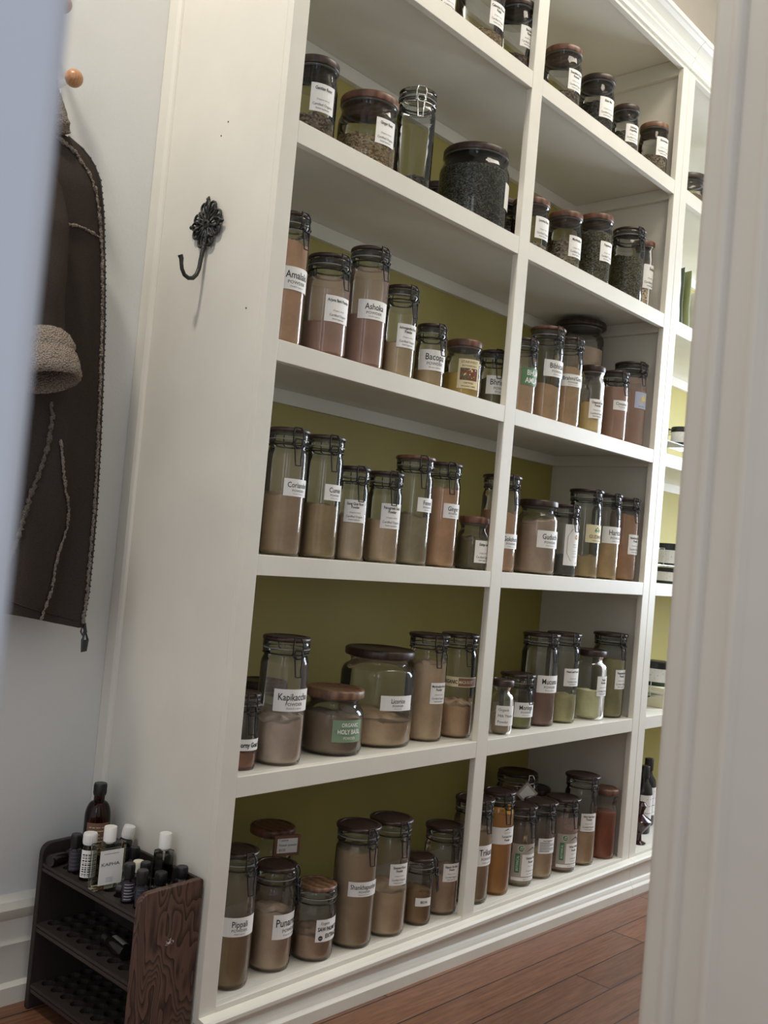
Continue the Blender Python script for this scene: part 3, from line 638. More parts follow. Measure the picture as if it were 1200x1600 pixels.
JARS = [
    ('A1', 'w', 0.4734, 0.0792, 2.3042, 0.0492, 0.1831, 0.98, 0.432, 'h_grey', ('sq', 'Chickweed|Herb', -2.093, 0.983, 0.0151, 0.0509)),
    ('A2', 'w', 0.6589, 0.0854, 2.3042, 0.0654, 0.25, 0.98, 0.178, 'h_gold', ('sq', 'Calendula Flower|Petals', -2.072, 0.878, 0.0588, 0.0604)),
    ('A3', 'w', 0.798, 0.0693, 2.3042, 0.0493, 0.1996, 1.0, 0.238, 'h_rust', ('sq', 'Burdock|Root', -2.223, 1.112, 0.0648, 0.0577)),
    ('A4', 'w', 1.0495, 0.0771, 2.3042, 0.0571, 0.1856, 0.98, 0.271, 'h_brown', ('sq', 'Dandelion Root|Roasted', -2.207, 0.995, 0.0523, 0.0598)),
    ('A5', 'w', 1.244, 0.0738, 2.3042, 0.0538, 0.1841, 1.0, 0.508, 'h_dark', ('sq', 'Elder Mix|', -2.389, 1.111, 0.047, 0.0628)),
    ('A6', 'w', 1.4064, 0.0616, 2.3042, 0.0416, 0.1589, 1.0, 0.459, 'h_green', ('sq', 'Echinacea|Angustifolia', -2.541, 1.309, 0.0341, 0.0573)),
    ('A7', 'w', 1.6106, 0.0685, 2.3042, 0.0485, 0.1811, 0.98, 0.369, 'h_tan', ('sq', 'Elecampane|', -2.422, 1.218, 0.0651, 0.0622)),
    ('B1', 'w', 0.0961, 0.0713, 1.856, 0.0513, 0.1763, 1.0, 0.269, 'h_brown', ('sq', 'Gentian Root|', -2.432, 1.124, 0.0522, 0.0607)),
    ('B2', 'w', 0.2877, 0.0901, 1.856, 0.0701, 0.1771, 0.98, 0.411, 'h_gold', ('sq', 'Ginger Root|', -2.091, 0.798, 0.0554, 0.0589)),
    ('B3', 's', 0.4376, 0.0776, 1.856, 0.0476, 0.2537, 1.0, 0.149, 'h_dark', None),
    ('B4', 'w', 0.7295, 0.1142, 1.856, 0.0942, 0.221, 0.93, 0.722, 'h_black', ('sq', '|', -1.386, 0.581, 0.0639, 0.0684)),
    ('B5', 'w', 0.955, 0.185, 1.856, 0.0524, 0.177, 1.0, 0.72, 'h_dark', None),
    ('B6', 'w', 0.9457, 0.0727, 1.856, 0.0527, 0.154, 1.0, 0.15, 'h_tan', ('sq', 'Licorice Root|', -2.241, 1.1, 0.0371, 0.061)),
    ('B7', 'w', 1.1228, 0.0703, 1.856, 0.0503, 0.1724, 1.0, 0.486, 'h_tan', ('sq', 'Marshmallow|', -2.274, 1.174, 0.0362, 0.0621)),
    ('B8', 'w', 1.2983, 0.0713, 1.856, 0.0513, 0.2212, 1.0, 0.804, 'h_olive', ('sq', 'Peppermint|', -2.261, 1.131, 0.0728, 0.0611)),
    ('B9', 'c', 1.5107, 0.0736, 1.856, 0.0536, 0.2435, 1.0, 0.616, 'h_olive', None),
    ('B10', 'w', 1.63, 0.085, 1.856, 0.0385, 0.2428, 1.0, 0.347, 'h_tan', ('sq', 'Skullcap|', -2.465, 1.861, 0.0804, 0.0802)),
    ('C1', 'c', 0.0586, 0.0626, 1.4043, 0.0426, 0.2802, 1.0, 0.854, 'p_peach', ('big', 'Amalaki', -2.759, 2.161, 0.1144, 0.0484)),
    ('C2', 'c', 0.1881, 0.0698, 1.4043, 0.0498, 0.2275, 1.0, 0.362, 'p_rose', ('sq', 'Arjuna Bark Powder|', -2.37, 1.33, 0.0765, 0.0575)),
    ('C3', 'c', 0.3138, 0.0675, 1.4043, 0.0475, 0.2808, 1.0, 0.437, 'p_rose', ('big', 'Ashoka', -2.774, 1.669, 0.1115, 0.0441)),
    ('C4', 'c', 0.4264, 0.0607, 1.4043, 0.0407, 0.222, 1.0, 0.392, 'p_cream', ('sq', 'Ashwagandha Root|Powder', -2.514, 1.382, 0.0718, 0.0563)),
    ('C5', 'c', 0.5433, 0.0574, 1.4043, 0.0374, 0.1569, 1.0, 0.259, 'p_tan', ('big', 'Bacopa', -3.177, 2.307, 0.0403, 0.0507)),
    ('C6', 'w', 0.6952, 0.07, 1.4043, 0.05, 0.1516, 0.94, 0.4, 'p_mustard', ('star', '', -2.717, 1.185, 0.0221, 0.0759)),
    ('C7', 'c', 0.8325, 0.072, 1.4043, 0.0405, 0.1537, 1.0, 0.499, 'p_darkolive', ('big', 'Bhringraj', -2.931, 2.096, 0.0331, 0.0499)),
    ('C8', 'c', 0.9636, 0.0783, 1.4043, 0.0483, 0.2155, 1.0, 0.595, 'p_sand', ('green', 'BHUMI|AMLAKI', -2.422, 1.747, 0.0839, 0.0483)),
    ('C9', 'c', 1.0782, 0.0696, 1.4043, 0.0496, 0.2729, 1.05, 0.382, 'p_sand', ('big', 'Bibhitaki', -2.636, 1.836, 0.1279, 0.0479)),
    ('C10', 'c', 1.1895, 0.0661, 1.4043, 0.0461, 0.2661, 1.0, 0.651, 'p_sand', ('big', 'Brahmi/Gotu', -2.989, 1.802, 0.1197, 0.0361)),
    ('C13', 'w', 1.3271, 0.0596, 1.4043, 0.0396, 0.213, 0.98, 0.437, 'p_mustard2', ('sq', 'Chaparral Leaf|Powder', -2.671, 1.411, 0.0479, 0.0589)),
    ('C14', 'c', 1.4773, 0.0619, 1.4043, 0.0419, 0.2245, 1.0, 0.801, 'p_terra', ('big', 'Cinnamon', -2.681, 1.457, 0.0982, 0.0306)),
    ('C15', 'c', 1.616, 0.0849, 1.4043, 0.0549, 0.2802, 1.0, 0.646, 'p_brown', ('pic', '', -2.313, 0.982, 0.1274, 0.0539)),
    ('D1', 'c', 0.1102, 0.0637, 0.9671, 0.0437, 0.2704, 1.03, 0.488, 'p_coriander', ('big', 'Coriander', -2.354, 1.598, 0.1264, 0.0367)),
    ('D2', 'c', 0.2203, 0.0627, 0.9671, 0.0427, 0.2706, 1.03, 0.431, 'p_cumin', ('big', 'Cumin', -2.197, 1.23, 0.1284, 0.035)),
    ('D3', 'c', 0.3126, 0.0559, 0.9671, 0.0359, 0.2139, 1.03, 0.473, 'p_beige', ('sq', 'Gang Quai Root|Powder', -2.83, 1.409, 0.0868, 0.0507)),
    ('D4', 'c', 0.4292, 0.0612, 0.9671, 0.0412, 0.2155, 1.03, 0.443, 'p_cream2', ('sq', 'Fenugreek Seed|Powder', -2.562, 1.349, 0.0815, 0.0586)),
    ('D5', 'c', 0.537, 0.0675, 0.9671, 0.0475, 0.2667, 1.05, 0.452, 'p_fennel', ('big', 'Fennel', -2.159, 1.297, 0.1312, 0.0342)),
    ('D6', 'c', 0.6494, 0.065, 0.9671, 0.045, 0.2642, 1.03, 0.737, 'p_peach', ('big', 'Ginger', -2.337, 1.317, 0.1244, 0.037)),
    ('D7', 'w', 0.7898, 0.0624, 0.9671, 0.0424, 0.1405, 0.94, 0.716, 'p_darkolive', ('sq', 'Ginkgo Leaf|', -2.311, 1.312, 0.0192, 0.0586)),
    ('D8', 'c', 0.9308, 0.0822, 0.9671, 0.0522, 0.2653, 1.05, 0.61, 'p_peach', ('gok', 'Gokshura', -2.431, 1.462, 0.0644, 0.0402)),
    ('D9', 'w', 1.119, 0.0802, 0.9671, 0.0602, 0.2147, 0.95, 0.786, 'p_pinkgrey', ('big', 'Guduchi', -2.511, 1.482, 0.0773, 0.0495)),
    ('D10', 'c', 1.2425, 0.0626, 0.9671, 0.0426, 0.2134, 1.03, 0.287, 'p_charcoal', ('tall', 'G|Powder', -2.514, 1.71, 0.0331, 0.1215)),
    ('D11', 'c', 1.3698, 0.0707, 0.9671, 0.0507, 0.2718, 1.05, 0.234, 'p_tan', ('gud', 'GUDMAR', -2.496, 1.623, 0.1091, 0.0549)),
    ('D12', 'c', 1.4934, 0.066, 0.9671, 0.046, 0.2714, 1.03, 0.446, 'p_tan2', ('big', 'Haritaki', -2.815, 2.174, 0.1142, 0.0526)),
    ('D13', 'c', 1.6165, 0.0672, 0.9671, 0.0472, 0.2694, 1.03, 0.882, 'p_terra2', ('sq', 'Hawthorn Berry|Powder', -2.268, 1.299, 0.0869, 0.0646)),
    ('E1', 'c', 0.0549, 0.0662, 0.5239, 0.0356, 0.1562, 1.0, 0.224, 'p_redbrown', ('band', 'Horny Goat Weed', -2.791, 2.889, 0.0408, 0.0234)),
    ('E2', 'c', 0.1656, 0.072, 0.5239, 0.0526, 0.2702, 1.0, 0.348, 'p_pinkwhite', ('big', 'Kapikacchu', -2.648, 1.785, 0.1157, 0.047)),
    ('E3', 'w', 0.3571, 0.099, 0.5239, 0.0725, 0.1462, 0.96, 0.654, 'p_greybrown', ('holy', 'ORGANIC|HOLY BASIL|POWDER', -2.35, 1.075, 0.0326, 0.0503)),
    ('E4', 'w', 0.5391, 0.1304, 0.5239, 0.0936, 0.2306, 0.94, 0.293, 'p_beige2', ('big', 'Licorice', -2.298, 0.998, 0.0905, 0.0359)),
    ('E5', 'c', 0.6879, 0.0967, 0.5239, 0.0514, 0.2696, 1.05, 0.721, 'p_beige2', ('sq', 'Marshmallow Root|Powder', -2.197, 0.985, 0.0968, 0.0533)),
    ('E6', 'c', 0.807, 0.0872, 0.5239, 0.0487, 0.2707, 1.05, 0.326, 'p_sand', ('maca', 'ORGANIC|MACA ROOT', -3.504, 2.602, 0.1345, 0.0253)),
    ('E8', 'w', 0.9683, 0.0496, 0.5239, 0.0335, 0.1486, 0.93, 0.368, 'p_greybrown', ('hand', 'Organic|Milk Thistle|Powder', -2.917, 1.937, 0.0252, 0.054)),
    ('E9', 'c', 1.108, 0.0941, 0.5239, 0.049, 0.1533, 1.06, 0.223, 'p_moringa', ('big', 'Moringa', -2.632, 1.565, 0.0337, 0.0419)),
    ('E10', 'c', 1.2155, 0.0938, 0.5239, 0.0545, 0.2697, 1.03, 0.367, 'p_mauve', ('big', 'Mucuna', -2.622, 1.537, 0.0986, 0.0505)),
    ('E11', 'c', 1.3369, 0.0892, 0.5239, 0.0505, 0.2704, 1.06, 0.3, 'p_palegreen', ('sq', 'Neem Leaf Powder|', -2.433, 1.257, 0.1128, 0.0529)),
    ('E12', 'w', 1.4969, 0.0831, 0.5239, 0.0541, 0.2173, 0.93, 0.395, 'p_sage', ('sq', 'Nopal|Powder', -2.132, 0.975, 0.0761, 0.0621)),
    ('E13', 'c', 1.608, 0.078, 0.5239, 0.0534, 0.2693, 1.06, 0.669, 'p_oliveg', ('sq', 'Passionflower|Powder', -2.198, 1.044, 0.0936, 0.0619)),
    ('F1', 'c', 0.0832, 0.0723, 0.075, 0.0437, 0.2755, 1.03, 0.409, 'p_umber', ('big', 'Pippali', -2.843, 1.953, 0.109, 0.0388)),
    ('F2', 'c', 0.2089, 0.0858, 0.075, 0.0476, 0.2193, 1.0, 0.563, 'p_pinkbeige', ('big', 'Punarnava', -2.247, 1.889, 0.0709, 0.0528)),
    ('F3', 'c', 0.3229, 0.069, 0.075, 0.0485, 0.1608, 0.96, 0.337, 'p_pinkbrown', ('saw', 'Organic|SAW PALMETTO|EXTRACT', -2.219, 1.512, 0.0447, 0.0489)),
    ('F4', 'c', 0.4476, 0.0673, 0.075, 0.0508, 0.2744, 1.07, 0.829, 'p_khaki', ('big', 'Shankhapushpi', -2.665, 1.59, 0.1197, 0.0337)),
    ('F5', 'c', 0.565, 0.0673, 0.075, 0.052, 0.2734, 1.05, 0.399, 'p_cream2', ('sq', 'Shatavari Root|Powder', -2.32, 0.977, 0.1232, 0.0508)),
    ('F6', 'c', 0.6767, 0.0571, 0.075, 0.0381, 0.1632, 1.05, 0.5, 'p_umber2', ('small', 'BILVA', -2.545, 1.181, 0.0482, 0.0205)),
    ('F7', 'c', 0.7875, 0.0717, 0.075, 0.048, 0.2209, 1.06, 0.478, 'p_pinkbeige2', ('sq', 'Slippery Elm Bark|Powder', -2.371, 1.0, 0.0865, 0.0457)),
    ('F8', 'c', 0.9215, 0.0763, 0.075, 0.0533, 0.2728, 1.03, 0.706, 'p_khaki', ('big', 'Trikatu', -2.332, 1.529, 0.1019, 0.0543)),
    ('F9', 'c', 1.0316, 0.0723, 0.075, 0.0448, 0.2795, 1.03, 0.937, 'p_ochre', ('wrap', 'Turmeric Root|Powder', -2.966, 2.246, 0.1407, 0.0458)),
    ('F10', 'c', 1.1517, 0.0717, 0.075, 0.0434, 0.2231, 1.05, 0.158, 'p_greybeige', ('mtn', 'Valerian Root|Powder', -2.993, 2.267, 0.0171, 0.1035)),
    ('F11', 'c', 1.2623, 0.0772, 0.075, 0.0465, 0.219, 1.12, 0.336, 'p_beige2', ('lines', 'Sweet Supplement|', -2.568, 1.322, 0.0746, 0.0439)),
    ('F12', 'c', 1.3779, 0.0694, 0.075, 0.0485, 0.2176, 1.1, 0.117, 'p_brownpink', ('mtn', 'White Willow|Powder', -2.823, 1.954, 0.016, 0.0998)),
    ('F13', 'c', 1.4924, 0.0742, 0.075, 0.0518, 0.2719, 1.07, 0.372, 'p_beige2', ('sq', 'Wild Yam Root|Powder', -2.549, 1.069, 0.1056, 0.0553)),
    ('F14', 'w2', 1.6137, 0.059, 0.075, 0.0437, 0.22, 1.02, 0.658, 'p_redrust', None),
    ('B11', 'w', 0.8009, 0.3, 1.856, 0.0459, 0.1934, 1.0, 0.869, 'h_black', None),
    ('E7', 'w', 0.267, 0.25, 0.5239, 0.0588, 0.1436, 0.98, 0.567, 'p_greybrown', None),
    ('F15', 'w', 0.3606, 0.27, 0.075, 0.0544, 0.233, 1.02, 0.344, 'p_greybrown', None),
    ('F16', 'c', 1.4205, 0.27, 0.075, 0.0681, 0.247, 0.95, 0.4, 'p_greybrown', None),
    ('F17', 'w', 1.59, 0.31, 0.075, 0.058, 0.1688, 0.95, 0.4, 'p_greybeige', None),
    ('C12', 'w', 1.555, 0.25, 1.4043, 0.0536, 0.2428, 1.0, 0.671, 'p_greybrown', None),
    ('C11', 'w', 1.55, 0.25, 1.6471, 0.08, 0.174, 1.06, 0.467, 'p_pinkgrey', None),
]

LAB = {
 'A1': 'jar of pale grey herb labelled Chickweed, leftmost on the top shelf',
 'A2': 'glass jar of golden petals with a Calendula label on the top shelf',
 'A3': 'jar of dark rust bark labelled Burdock against the middle post, top shelf',
 'A4': 'wooden-lidded jar labelled Dandelion Root Roasted, top shelf just right of the post',
 'A5': 'dark-lidded jar of dark leaf labelled Elder Mix on the top shelf',
 'A6': 'small jar of grey-green herb labelled Echinacea Angustifolia on the top shelf',
 'A7': 'red-brown lidded jar labelled Elecampane at the right end of the top shelf',
 'B1': 'jar a quarter full of brown root labelled Gentian Root, at the left stile',
 'B2': 'wide jar of golden chopped root labelled Ginger Root',
 'B3': 'nearly empty tall glass jar with a glass lid and bright steel clasp',
 'B4': 'very wide jar filled with near-black leaf tea, the largest on the second shelf',
 'B5': 'dark-lidded jar of dark herb half hidden behind the middle post, second shelf from the top',
 'B6': 'jar labelled Licorice Root just right of the middle post on the second shelf',
 'B7': 'wooden-lidded jar of tan chopped root labelled Marshmallow, second shelf',
 'B8': 'jar full of olive-brown leaf labelled Peppermint',
 'B9': 'unlabelled clamp-lid jar of olive-brown leaf on the second shelf',
 'B10': 'small reddish-lidded jar labelled Skullcap behind the unlabelled clamp jar',
 'B11': 'small dark jar almost hidden behind the wide jar of black tea',
 'C1': 'tall clamp jar of peach powder labelled Amalaki, cut off by the left stile',
 'C2': 'clamp jar of dusty rose powder labelled Arjuna Bark Powder',
 'C3': 'tall clamp jar of rose-brown powder labelled Ashoka',
 'C4': 'clamp jar of cream powder labelled Ashwagandha Root Powder',
 'C5': 'short clamp jar of tan powder labelled Bacopa',
 'C6': 'short wooden-lidded jar of mustard powder with a cream label and dark picture',
 'C7': 'short clamp jar of dark olive powder labelled Bhringraj, against the middle post',
 'C8': 'clamp jar of sandy powder with a green label reading Bhumi Amlaki',
 'C9': 'tall clamp jar of sandy powder labelled Bibhitaki',
 'C10': 'tall clamp jar of sandy powder labelled Brahmi/Gotu',
 'C11': 'wide jar of pinkish powder stacked on another jar at the third shelf\'s back',
 'C12': 'jar at the back of the third shelf that carries the wide stacked jar',
 'C13': 'wooden-lidded jar of yellow-tan powder labelled Chaparral Leaf Powder',
 'C14': 'clamp jar of terracotta powder labelled Cinnamon',
 'C15': 'tall clamp jar of red-brown powder with a pale blue picture label',
 'D1': 'tall clamp jar of brown powder labelled Coriander',
 'D2': 'tall clamp jar of olive-tan powder labelled Cumin',
 'D3': 'mid-height clamp jar of beige powder labelled Gang Quai Root Powder',
 'D4': 'mid-height clamp jar of cream powder labelled Fenugreek Seed Powder',
 'D5': 'tall clamp jar of grey-olive powder labelled Fennel',
 'D6': 'tall clamp jar of peach powder labelled Ginger, standing beside Fennel',
 'D7': 'short wooden-lidded jar of dark olive powder labelled Ginkgo Leaf',
 'D8': 'tall clamp jar labelled Gokshura standing behind the middle post',
 'D9': 'wide wooden-lidded jar of pinkish grey powder labelled Guduchi',
 'D10': 'clamp jar of charcoal powder with a tall white outlined label',
 'D11': 'tall clamp jar with a cream label reading Gudmar',
 'D12': 'tall clamp jar of golden tan powder labelled Haritaki',
 'D13': 'tall clamp jar full of terracotta powder labelled Hawthorn Berry Powder at the right end',
 'E1': 'short clamp jar of red-brown powder with a white band reading Horny Goat Weed',
 'E2': 'tall clamp jar of pinkish white powder labelled Kapikacchu',
 'E3': 'wide low jar with a pale wooden lid and sage label reading Organic Holy Basil Powder',
 'E4': 'widest jar of beige powder, labelled Licorice, beside the Holy Basil jar',
 'E5': 'tall clamp jar of beige powder labelled Marshmallow Root Powder',
 'E6': 'tall clamp jar of sandy powder with an Organic Maca Root ribbon label',
 'E7': 'low dark-lidded jar seen through the Kapikacchu jar at the back',
 'E8': 'small wooden-lidded jar with a handwritten Organic Milk Thistle Powder label',
 'E9': 'short clamp jar of green powder labelled Moringa',
 'E10': 'tall clamp jar of mauve-brown powder labelled Mucuna',
 'E11': 'tall clamp jar of pale green powder labelled Neem Leaf Powder',
 'E12': 'wide wooden-lidded jar of sage powder labelled Nopal Powder',
 'E13': 'tall clamp jar of olive powder labelled Passionflower Powder at the right end',
 'F1': 'tall clamp jar of umber powder labelled Pippali at the bottom left stile',
 'F2': 'clamp jar of pinkish beige powder labelled Punarnava',
 'F3': 'short jar with a pale wooden lid labelled Saw Palmetto Extract',
 'F4': 'tall clamp jar of khaki powder labelled Shankhapushpi',
 'F5': 'tall clamp jar of cream powder labelled Shatavari Root Powder',
 'F6': 'short clamp jar of brown powder with a small white label reading Bilva',
 'F7': 'clamp jar of pinkish beige powder labelled Slippery Elm Bark Powder',
 'F8': 'tall clamp jar labelled Trikatu standing behind the middle post, bottom shelf',
 'F9': 'tall clamp jar of orange ochre turmeric powder with a wrap-around label',
 'F10': 'clamp jar with a Valerian Root Powder film label and green seal, bottom shelf',
 'F11': 'clamp jar of beige powder with a small label of many printed lines',
 'F12': 'clamp jar with a White Willow Powder film label and green seal',
 'F13': 'tall clamp jar of beige powder labelled Wild Yam Root Powder',
 'F14': 'narrow dark-lidded jar of brick red powder at the right end of the bottom shelf',
 'F15': 'dusty brown-lidded jar at the back of the bottom shelf behind the tag card',
 'F16': 'wide grey glass clamp jar at the back of the right bottom shelf',
 'F17': 'low jar at the back right corner of the bottom shelf',
}
ROWN = {'A': 'jars on the top shelf', 'B': 'jars on the second shelf', 'C': 'jars on the third shelf', 'D': 'jars on the fourth shelf', 'E': 'jars on the fifth shelf', 'F': 'jars on the bottom shelf'}
DARKLID = {'A5', 'A3', 'A6', 'B1', 'B4', 'B5', 'C13', 'E4', 'E12', 'D9', 'E7', 'B11', 'C11', 'E8', 'F17'}
LIGHTLID = {'E3', 'A7'}
HAZE = {'C1': GHAZE, 'C2': GROSE, 'C3': GROSE, 'C8': GHAZE, 'D8': GHAZE, 'D13': GHAZE, 'F1': GHAZE, 'F5': GHAZE, 'F8': GHAZE, 'F10': GHAZE, 'F12': GROSE, 'F14': GHAZE,
        'D1': GHAZE, 'C5': GHAZE, 'F9': GHAZE, 'F11': GHAZE, 'E2': GHAZE, 'F4': GHAZE, 'C14': GROSE, 'C15': GROSE}
CANG = {'B3': -2.25, 'F6': -1.15, 'F2': -1.05, 'F3': -3.3, 'F16': -1.9, 'F9': -2.0, 'F10': -1.85, 'C7': -2.2, 'F7': -1.85}
JR = {}
for s_ in JARS:
    k = s_[0]
    lm = LIDW if k in DARKLID else (LIDL if k in LIGHTLID else None)
    if k in ('C9', 'F3', 'D5'): lm = LIDR if k != 'F3' else LIDL
    if k == 'B3': lm = GTHICK
    JR[k] = make_jar(s_, LAB[k], ROWN[k[0]], lm, HAZE.get(k), CANG.get(k), STEEL if k in ('B3', 'F16') else None)
# price card leaning on the jar at the back of the bottom shelf, and the paper tag at the right
def card(name, label, c, wdir, w_, h_, frame, text, tilt=0.0):
    root = thing(name, label, 'card', c)
    ax = Vector(wdir).normalized(); nn = Vector((ax.y, -ax.x, 0)); uz = Vector((0, 0, 1))
    ux = ax*math.cos(tilt)+uz*math.sin(tilt); uy = -ax*math.sin(tilt)+uz*math.cos(tilt)
    mb = MB(); mb.obox((0, 0, h_/2), ux, nn, uy, w_/2, 0.004, h_/2); mb.build('frame', frame, root, bevel=0.001)
    m = MB()
    def f3(s, t, l=0): return Vector((0, 0, h_/2))+ux*(s-w_/2)+uy*(t-h_/2)+nn*(0.0044+l)
    rect2d(m, f3, 0.007, w_-0.007, 0.007, h_-0.007, 0, 0.0)
    for i, q in enumerate(text): text2d(m, f3, q, 0.012, h_*(0.78-0.24*i), h_*0.12, 1, w_*0.7, 0.9, 0.0, 'L')
    m.build('paper', [LABEL, INK], root); return root
card('price_card', 'small brown-framed handwritten card at the back of the bottom shelf', (0.347, 0.203, 0.2546), (1, -0.35, 0), 0.066, 0.048, BROWNL, ['1 ounce', 'Flower powder', '$3.50'])
card('paper_tag', 'pale pink paper tag tilted between jars on the right bottom shelf', (1.31, 0.162, 0.262), (1, -0.6, 0), 0.052, 0.052, plain('pink_card', (0.50, 0.40, 0.36), 0.7), [], -0.75)

# ------------------------------------------------------------------ iron flower hook on the side panel
hk = thing('coat_hook', 'black iron flower-shaped coat hook on the side of the bookcase', 'hook', (X0-0.0025, 0.209, 1.657))
def hp(a, rad, d): return (-d, rad*math.cos(a), rad*math.sin(a)*1.05)
mb = MB(); RR = 0.050
mb.lathe([(0.005, 0.0), (0.011, 0.001), (0.012, 0.006), (0.009, 0.010), (0.006, 0.010), (0.005, 0.007)], 20, M=Matrix.Rotation(-PI/2, 4, 'Y'))
for k in range(8):
    a = PI/2+k*PI/4; lo_ = []
    L_ = 0.052 if k % 2 == 0 else 0.040; wd = 0.30 if k % 2 == 0 else 0.22
    for i in range(13):
        t = i/12; rr = 0.010+(L_-0.010)*math.sin(PI*t)**0.8 if False else 0
    n = 9
    for i in range(n): t = i/(n-1); lo_.append(hp(a-wd*math.sin(PI*t)*(1-0.25*t), 0.010+(L_-0.010)*t, 0.007+0.003*math.sin(PI*t)))
    for i in range(n-2, 0, -1): t = i/(n-1); lo_.append(hp(a+wd*math.sin(PI*t)*(1-0.25*t), 0.010+(L_-0.010)*t, 0.007+0.003*math.sin(PI*t)))
    mb.tube(lo_, 0.0021, 6, 0, True)
    mb.tube([hp(a, 0.014, 0.006), hp(a, L_-0.006, 0.009)], 0.0012, 5)
    if k % 2 == 0: mb.tube([hp(a, L_-0.008, 0.006), hp(a, L_, 0.008), hp(a, L_+0.006, 0.006)], 0.004, 6, rads=[0.004, 0.0048, 0.0015])
for k in range(8):
    a = PI/2+PI/8+k*PI/4; lobe = []
    for i in range(14):
        q = 2*PI*i/14; lobe.append(hp(a+0.26*math.cos(q), 0.037+0.011*math.sin(q), 0.005))
    mb.tube(lobe, 0.0030, 6, 0, True)
    mb.tube([hp(a-0.08, 0.030, 0.004), hp(a+0.05, 0.036, 0.006), hp(a, 0.043, 0.004)], 0.0022, 5)
ring_ = [hp(2*PI*i/40, 0.030, 0.003) for i in range(40)]; mb.tube(ring_, 0.0018, 5, 0, True)
mb.build('rosette', IRON, hk, sharp=1.0)
mb = MB()
J_ = [(-0.006, 0.0, -0.040), (-0.010, 0.0, -0.060), (-0.012, 0.001, -0.080), (-0.014, 0.001, -0.098), (-0.019, 0.001, -0.112), (-0.028, 0.0005, -0.122), (-0.039, 0.0, -0.125), (-0.050, 0.0, -0.121), (-0.058, -0.001, -0.111), (-0.061, -0.001, -0.099), (-0.062, -0.001, -0.090), (-0.066, -0.001, -0.083)]
mb.tube(J_, 0.0045, 10, 0, False, [0.0045, 0.0048, 0.0048, 0.0046, 0.0046, 0.0046, 0.0045, 0.0044, 0.0042, 0.0042, 0.005, 0.0058])
mb.build('hook_arm', IRON, hk, sharp=1.0)

# ------------------------------------------------------------------ wall pegs and hanging coat
def peg(c, label):
    root = thing('wall_peg', label, 'peg', (c[0], YB, c[2]), 'wooden-tipped pegs on the back wall')
    d = YB-c[1]; Mx = Matrix.Rotation(PI/2, 4, 'X')
    mb = MB(); mb.lathe([(0.014, 0), (0.016, 0.002), (0.016, 0.006), (0.006, 0.008), (0.0055, 0.010), (0.0055, d-0.012)], 20, M=Mx); mb.build('stem', CHROME, root, sharp=0.8)
    mb = MB(); pr = [(0.0182*math.sin(PI*i/14)+0.0002, d-0.0182*math.cos(PI*i/14)) for i in range(15)]
    mb.lathe(pr, 24, M=Mx); mb.build('ball_knob', KNOBW, root, sharp=1.5)
peg((-0.312, 0.345, 1.900), 'wall peg with a round wooden ball just right of the coat collar')
peg((-0.352, 0.345, 2.036), 'upper wall peg with a wooden ball at the top edge of the photo')
coat = thing('coat', 'dark brown suede winter coat with fleece lining hanging on the left wall', 'coat', (-0.42, 0.34, 1.72))
def interp(tab, z):
    if z >= tab[0][0]: return tab[0][1]
    for (a, b), (c, d) in zip(tab[:-1], tab[1:]):
        if z >= c: return d+(b-d)*(z-c)/(a-c)
    return tab[-1][1]
# right-hand outline of the coat: z -> x
RE = [(z_+0.01*(z_-1), x_+0.020) for x_, z_ in [(-0.377, 1.782), (-0.339, 1.775), (-0.303, 1.764), (-0.271, 1.742), (-0.251, 1.71), (-0.236, 1.641), (-0.22, 1.526), (-0.208, 1.421), (-0.198, 1.29), (-0.189, 1.157), (-0.183, 1.038), (-0.181, 0.945), (-0.181, 0.852), (-0.186, 0.793), (-0.192, 0.779), (-0.20, 0.74)]]
def coat_pt(u, z, lift=0.0):
    # u: angle round the body, 0 = right edge, rising over the front to the left
    xr = interp(RE, z); half = 0.5*(0.30+0.10*(1.8-z)); xc = xr-half
    dep = 0.018+0.040*min(1, (1.80-z)/0.12)
    a = -u
    px = xc+half*math.cos(a); py = 0.352+dep*math.sin(a)
    k = (1.72-z)/0.95
    fold = 0.014*k*math.sin(u*7+z*4.0+1.0)+0.006*k*math.sin(u*13-z*7)+0.018*k*noise.noise(Vector((u*2.3, z*4, 3)))
    nx, ny = math.cos(a), math.sin(a)
    edge = 1-math.exp(-((u if u < PI else 2*PI-u)/0.35)**2)
    fold *= edge
    py = min(py+ny*(fold+lift), 0.415)
    return Vector((px+nx*(fold*0.5+lift), py, z))
def hem(u): return 0.779+0.034*min(1, max(0, 1-math.cos(min(u, PI))))+0.02*max(0, -math.cos(u))
mb = MB(); nu, nz = 96, 60; v = []; f = []
for j in range(nz+1):
    for i in range(nu):
        u = 2*PI*i/nu; z1 = hem(u if u <= PI else 2*PI-u)
        z = 1.79+(z1-1.79)*j/nz
        v.append(coat_pt(u, z)-Vector(coat.location))
for j in range(nz): f += [(j*nu+i, j*nu+(i+1) % nu, (j+1)*nu+(i+1) % nu, (j+1)*nu+i) for i in range(nu)]
f.append(tuple(range(nu)))
f.append(tuple(nz*nu+i for i in range(nu-1, -1, -1)))
mb.add(v, f, 0, True); mb.build('coat_body', SUEDE, coat, sharp=1.2)
cl = Vector(coat.location)
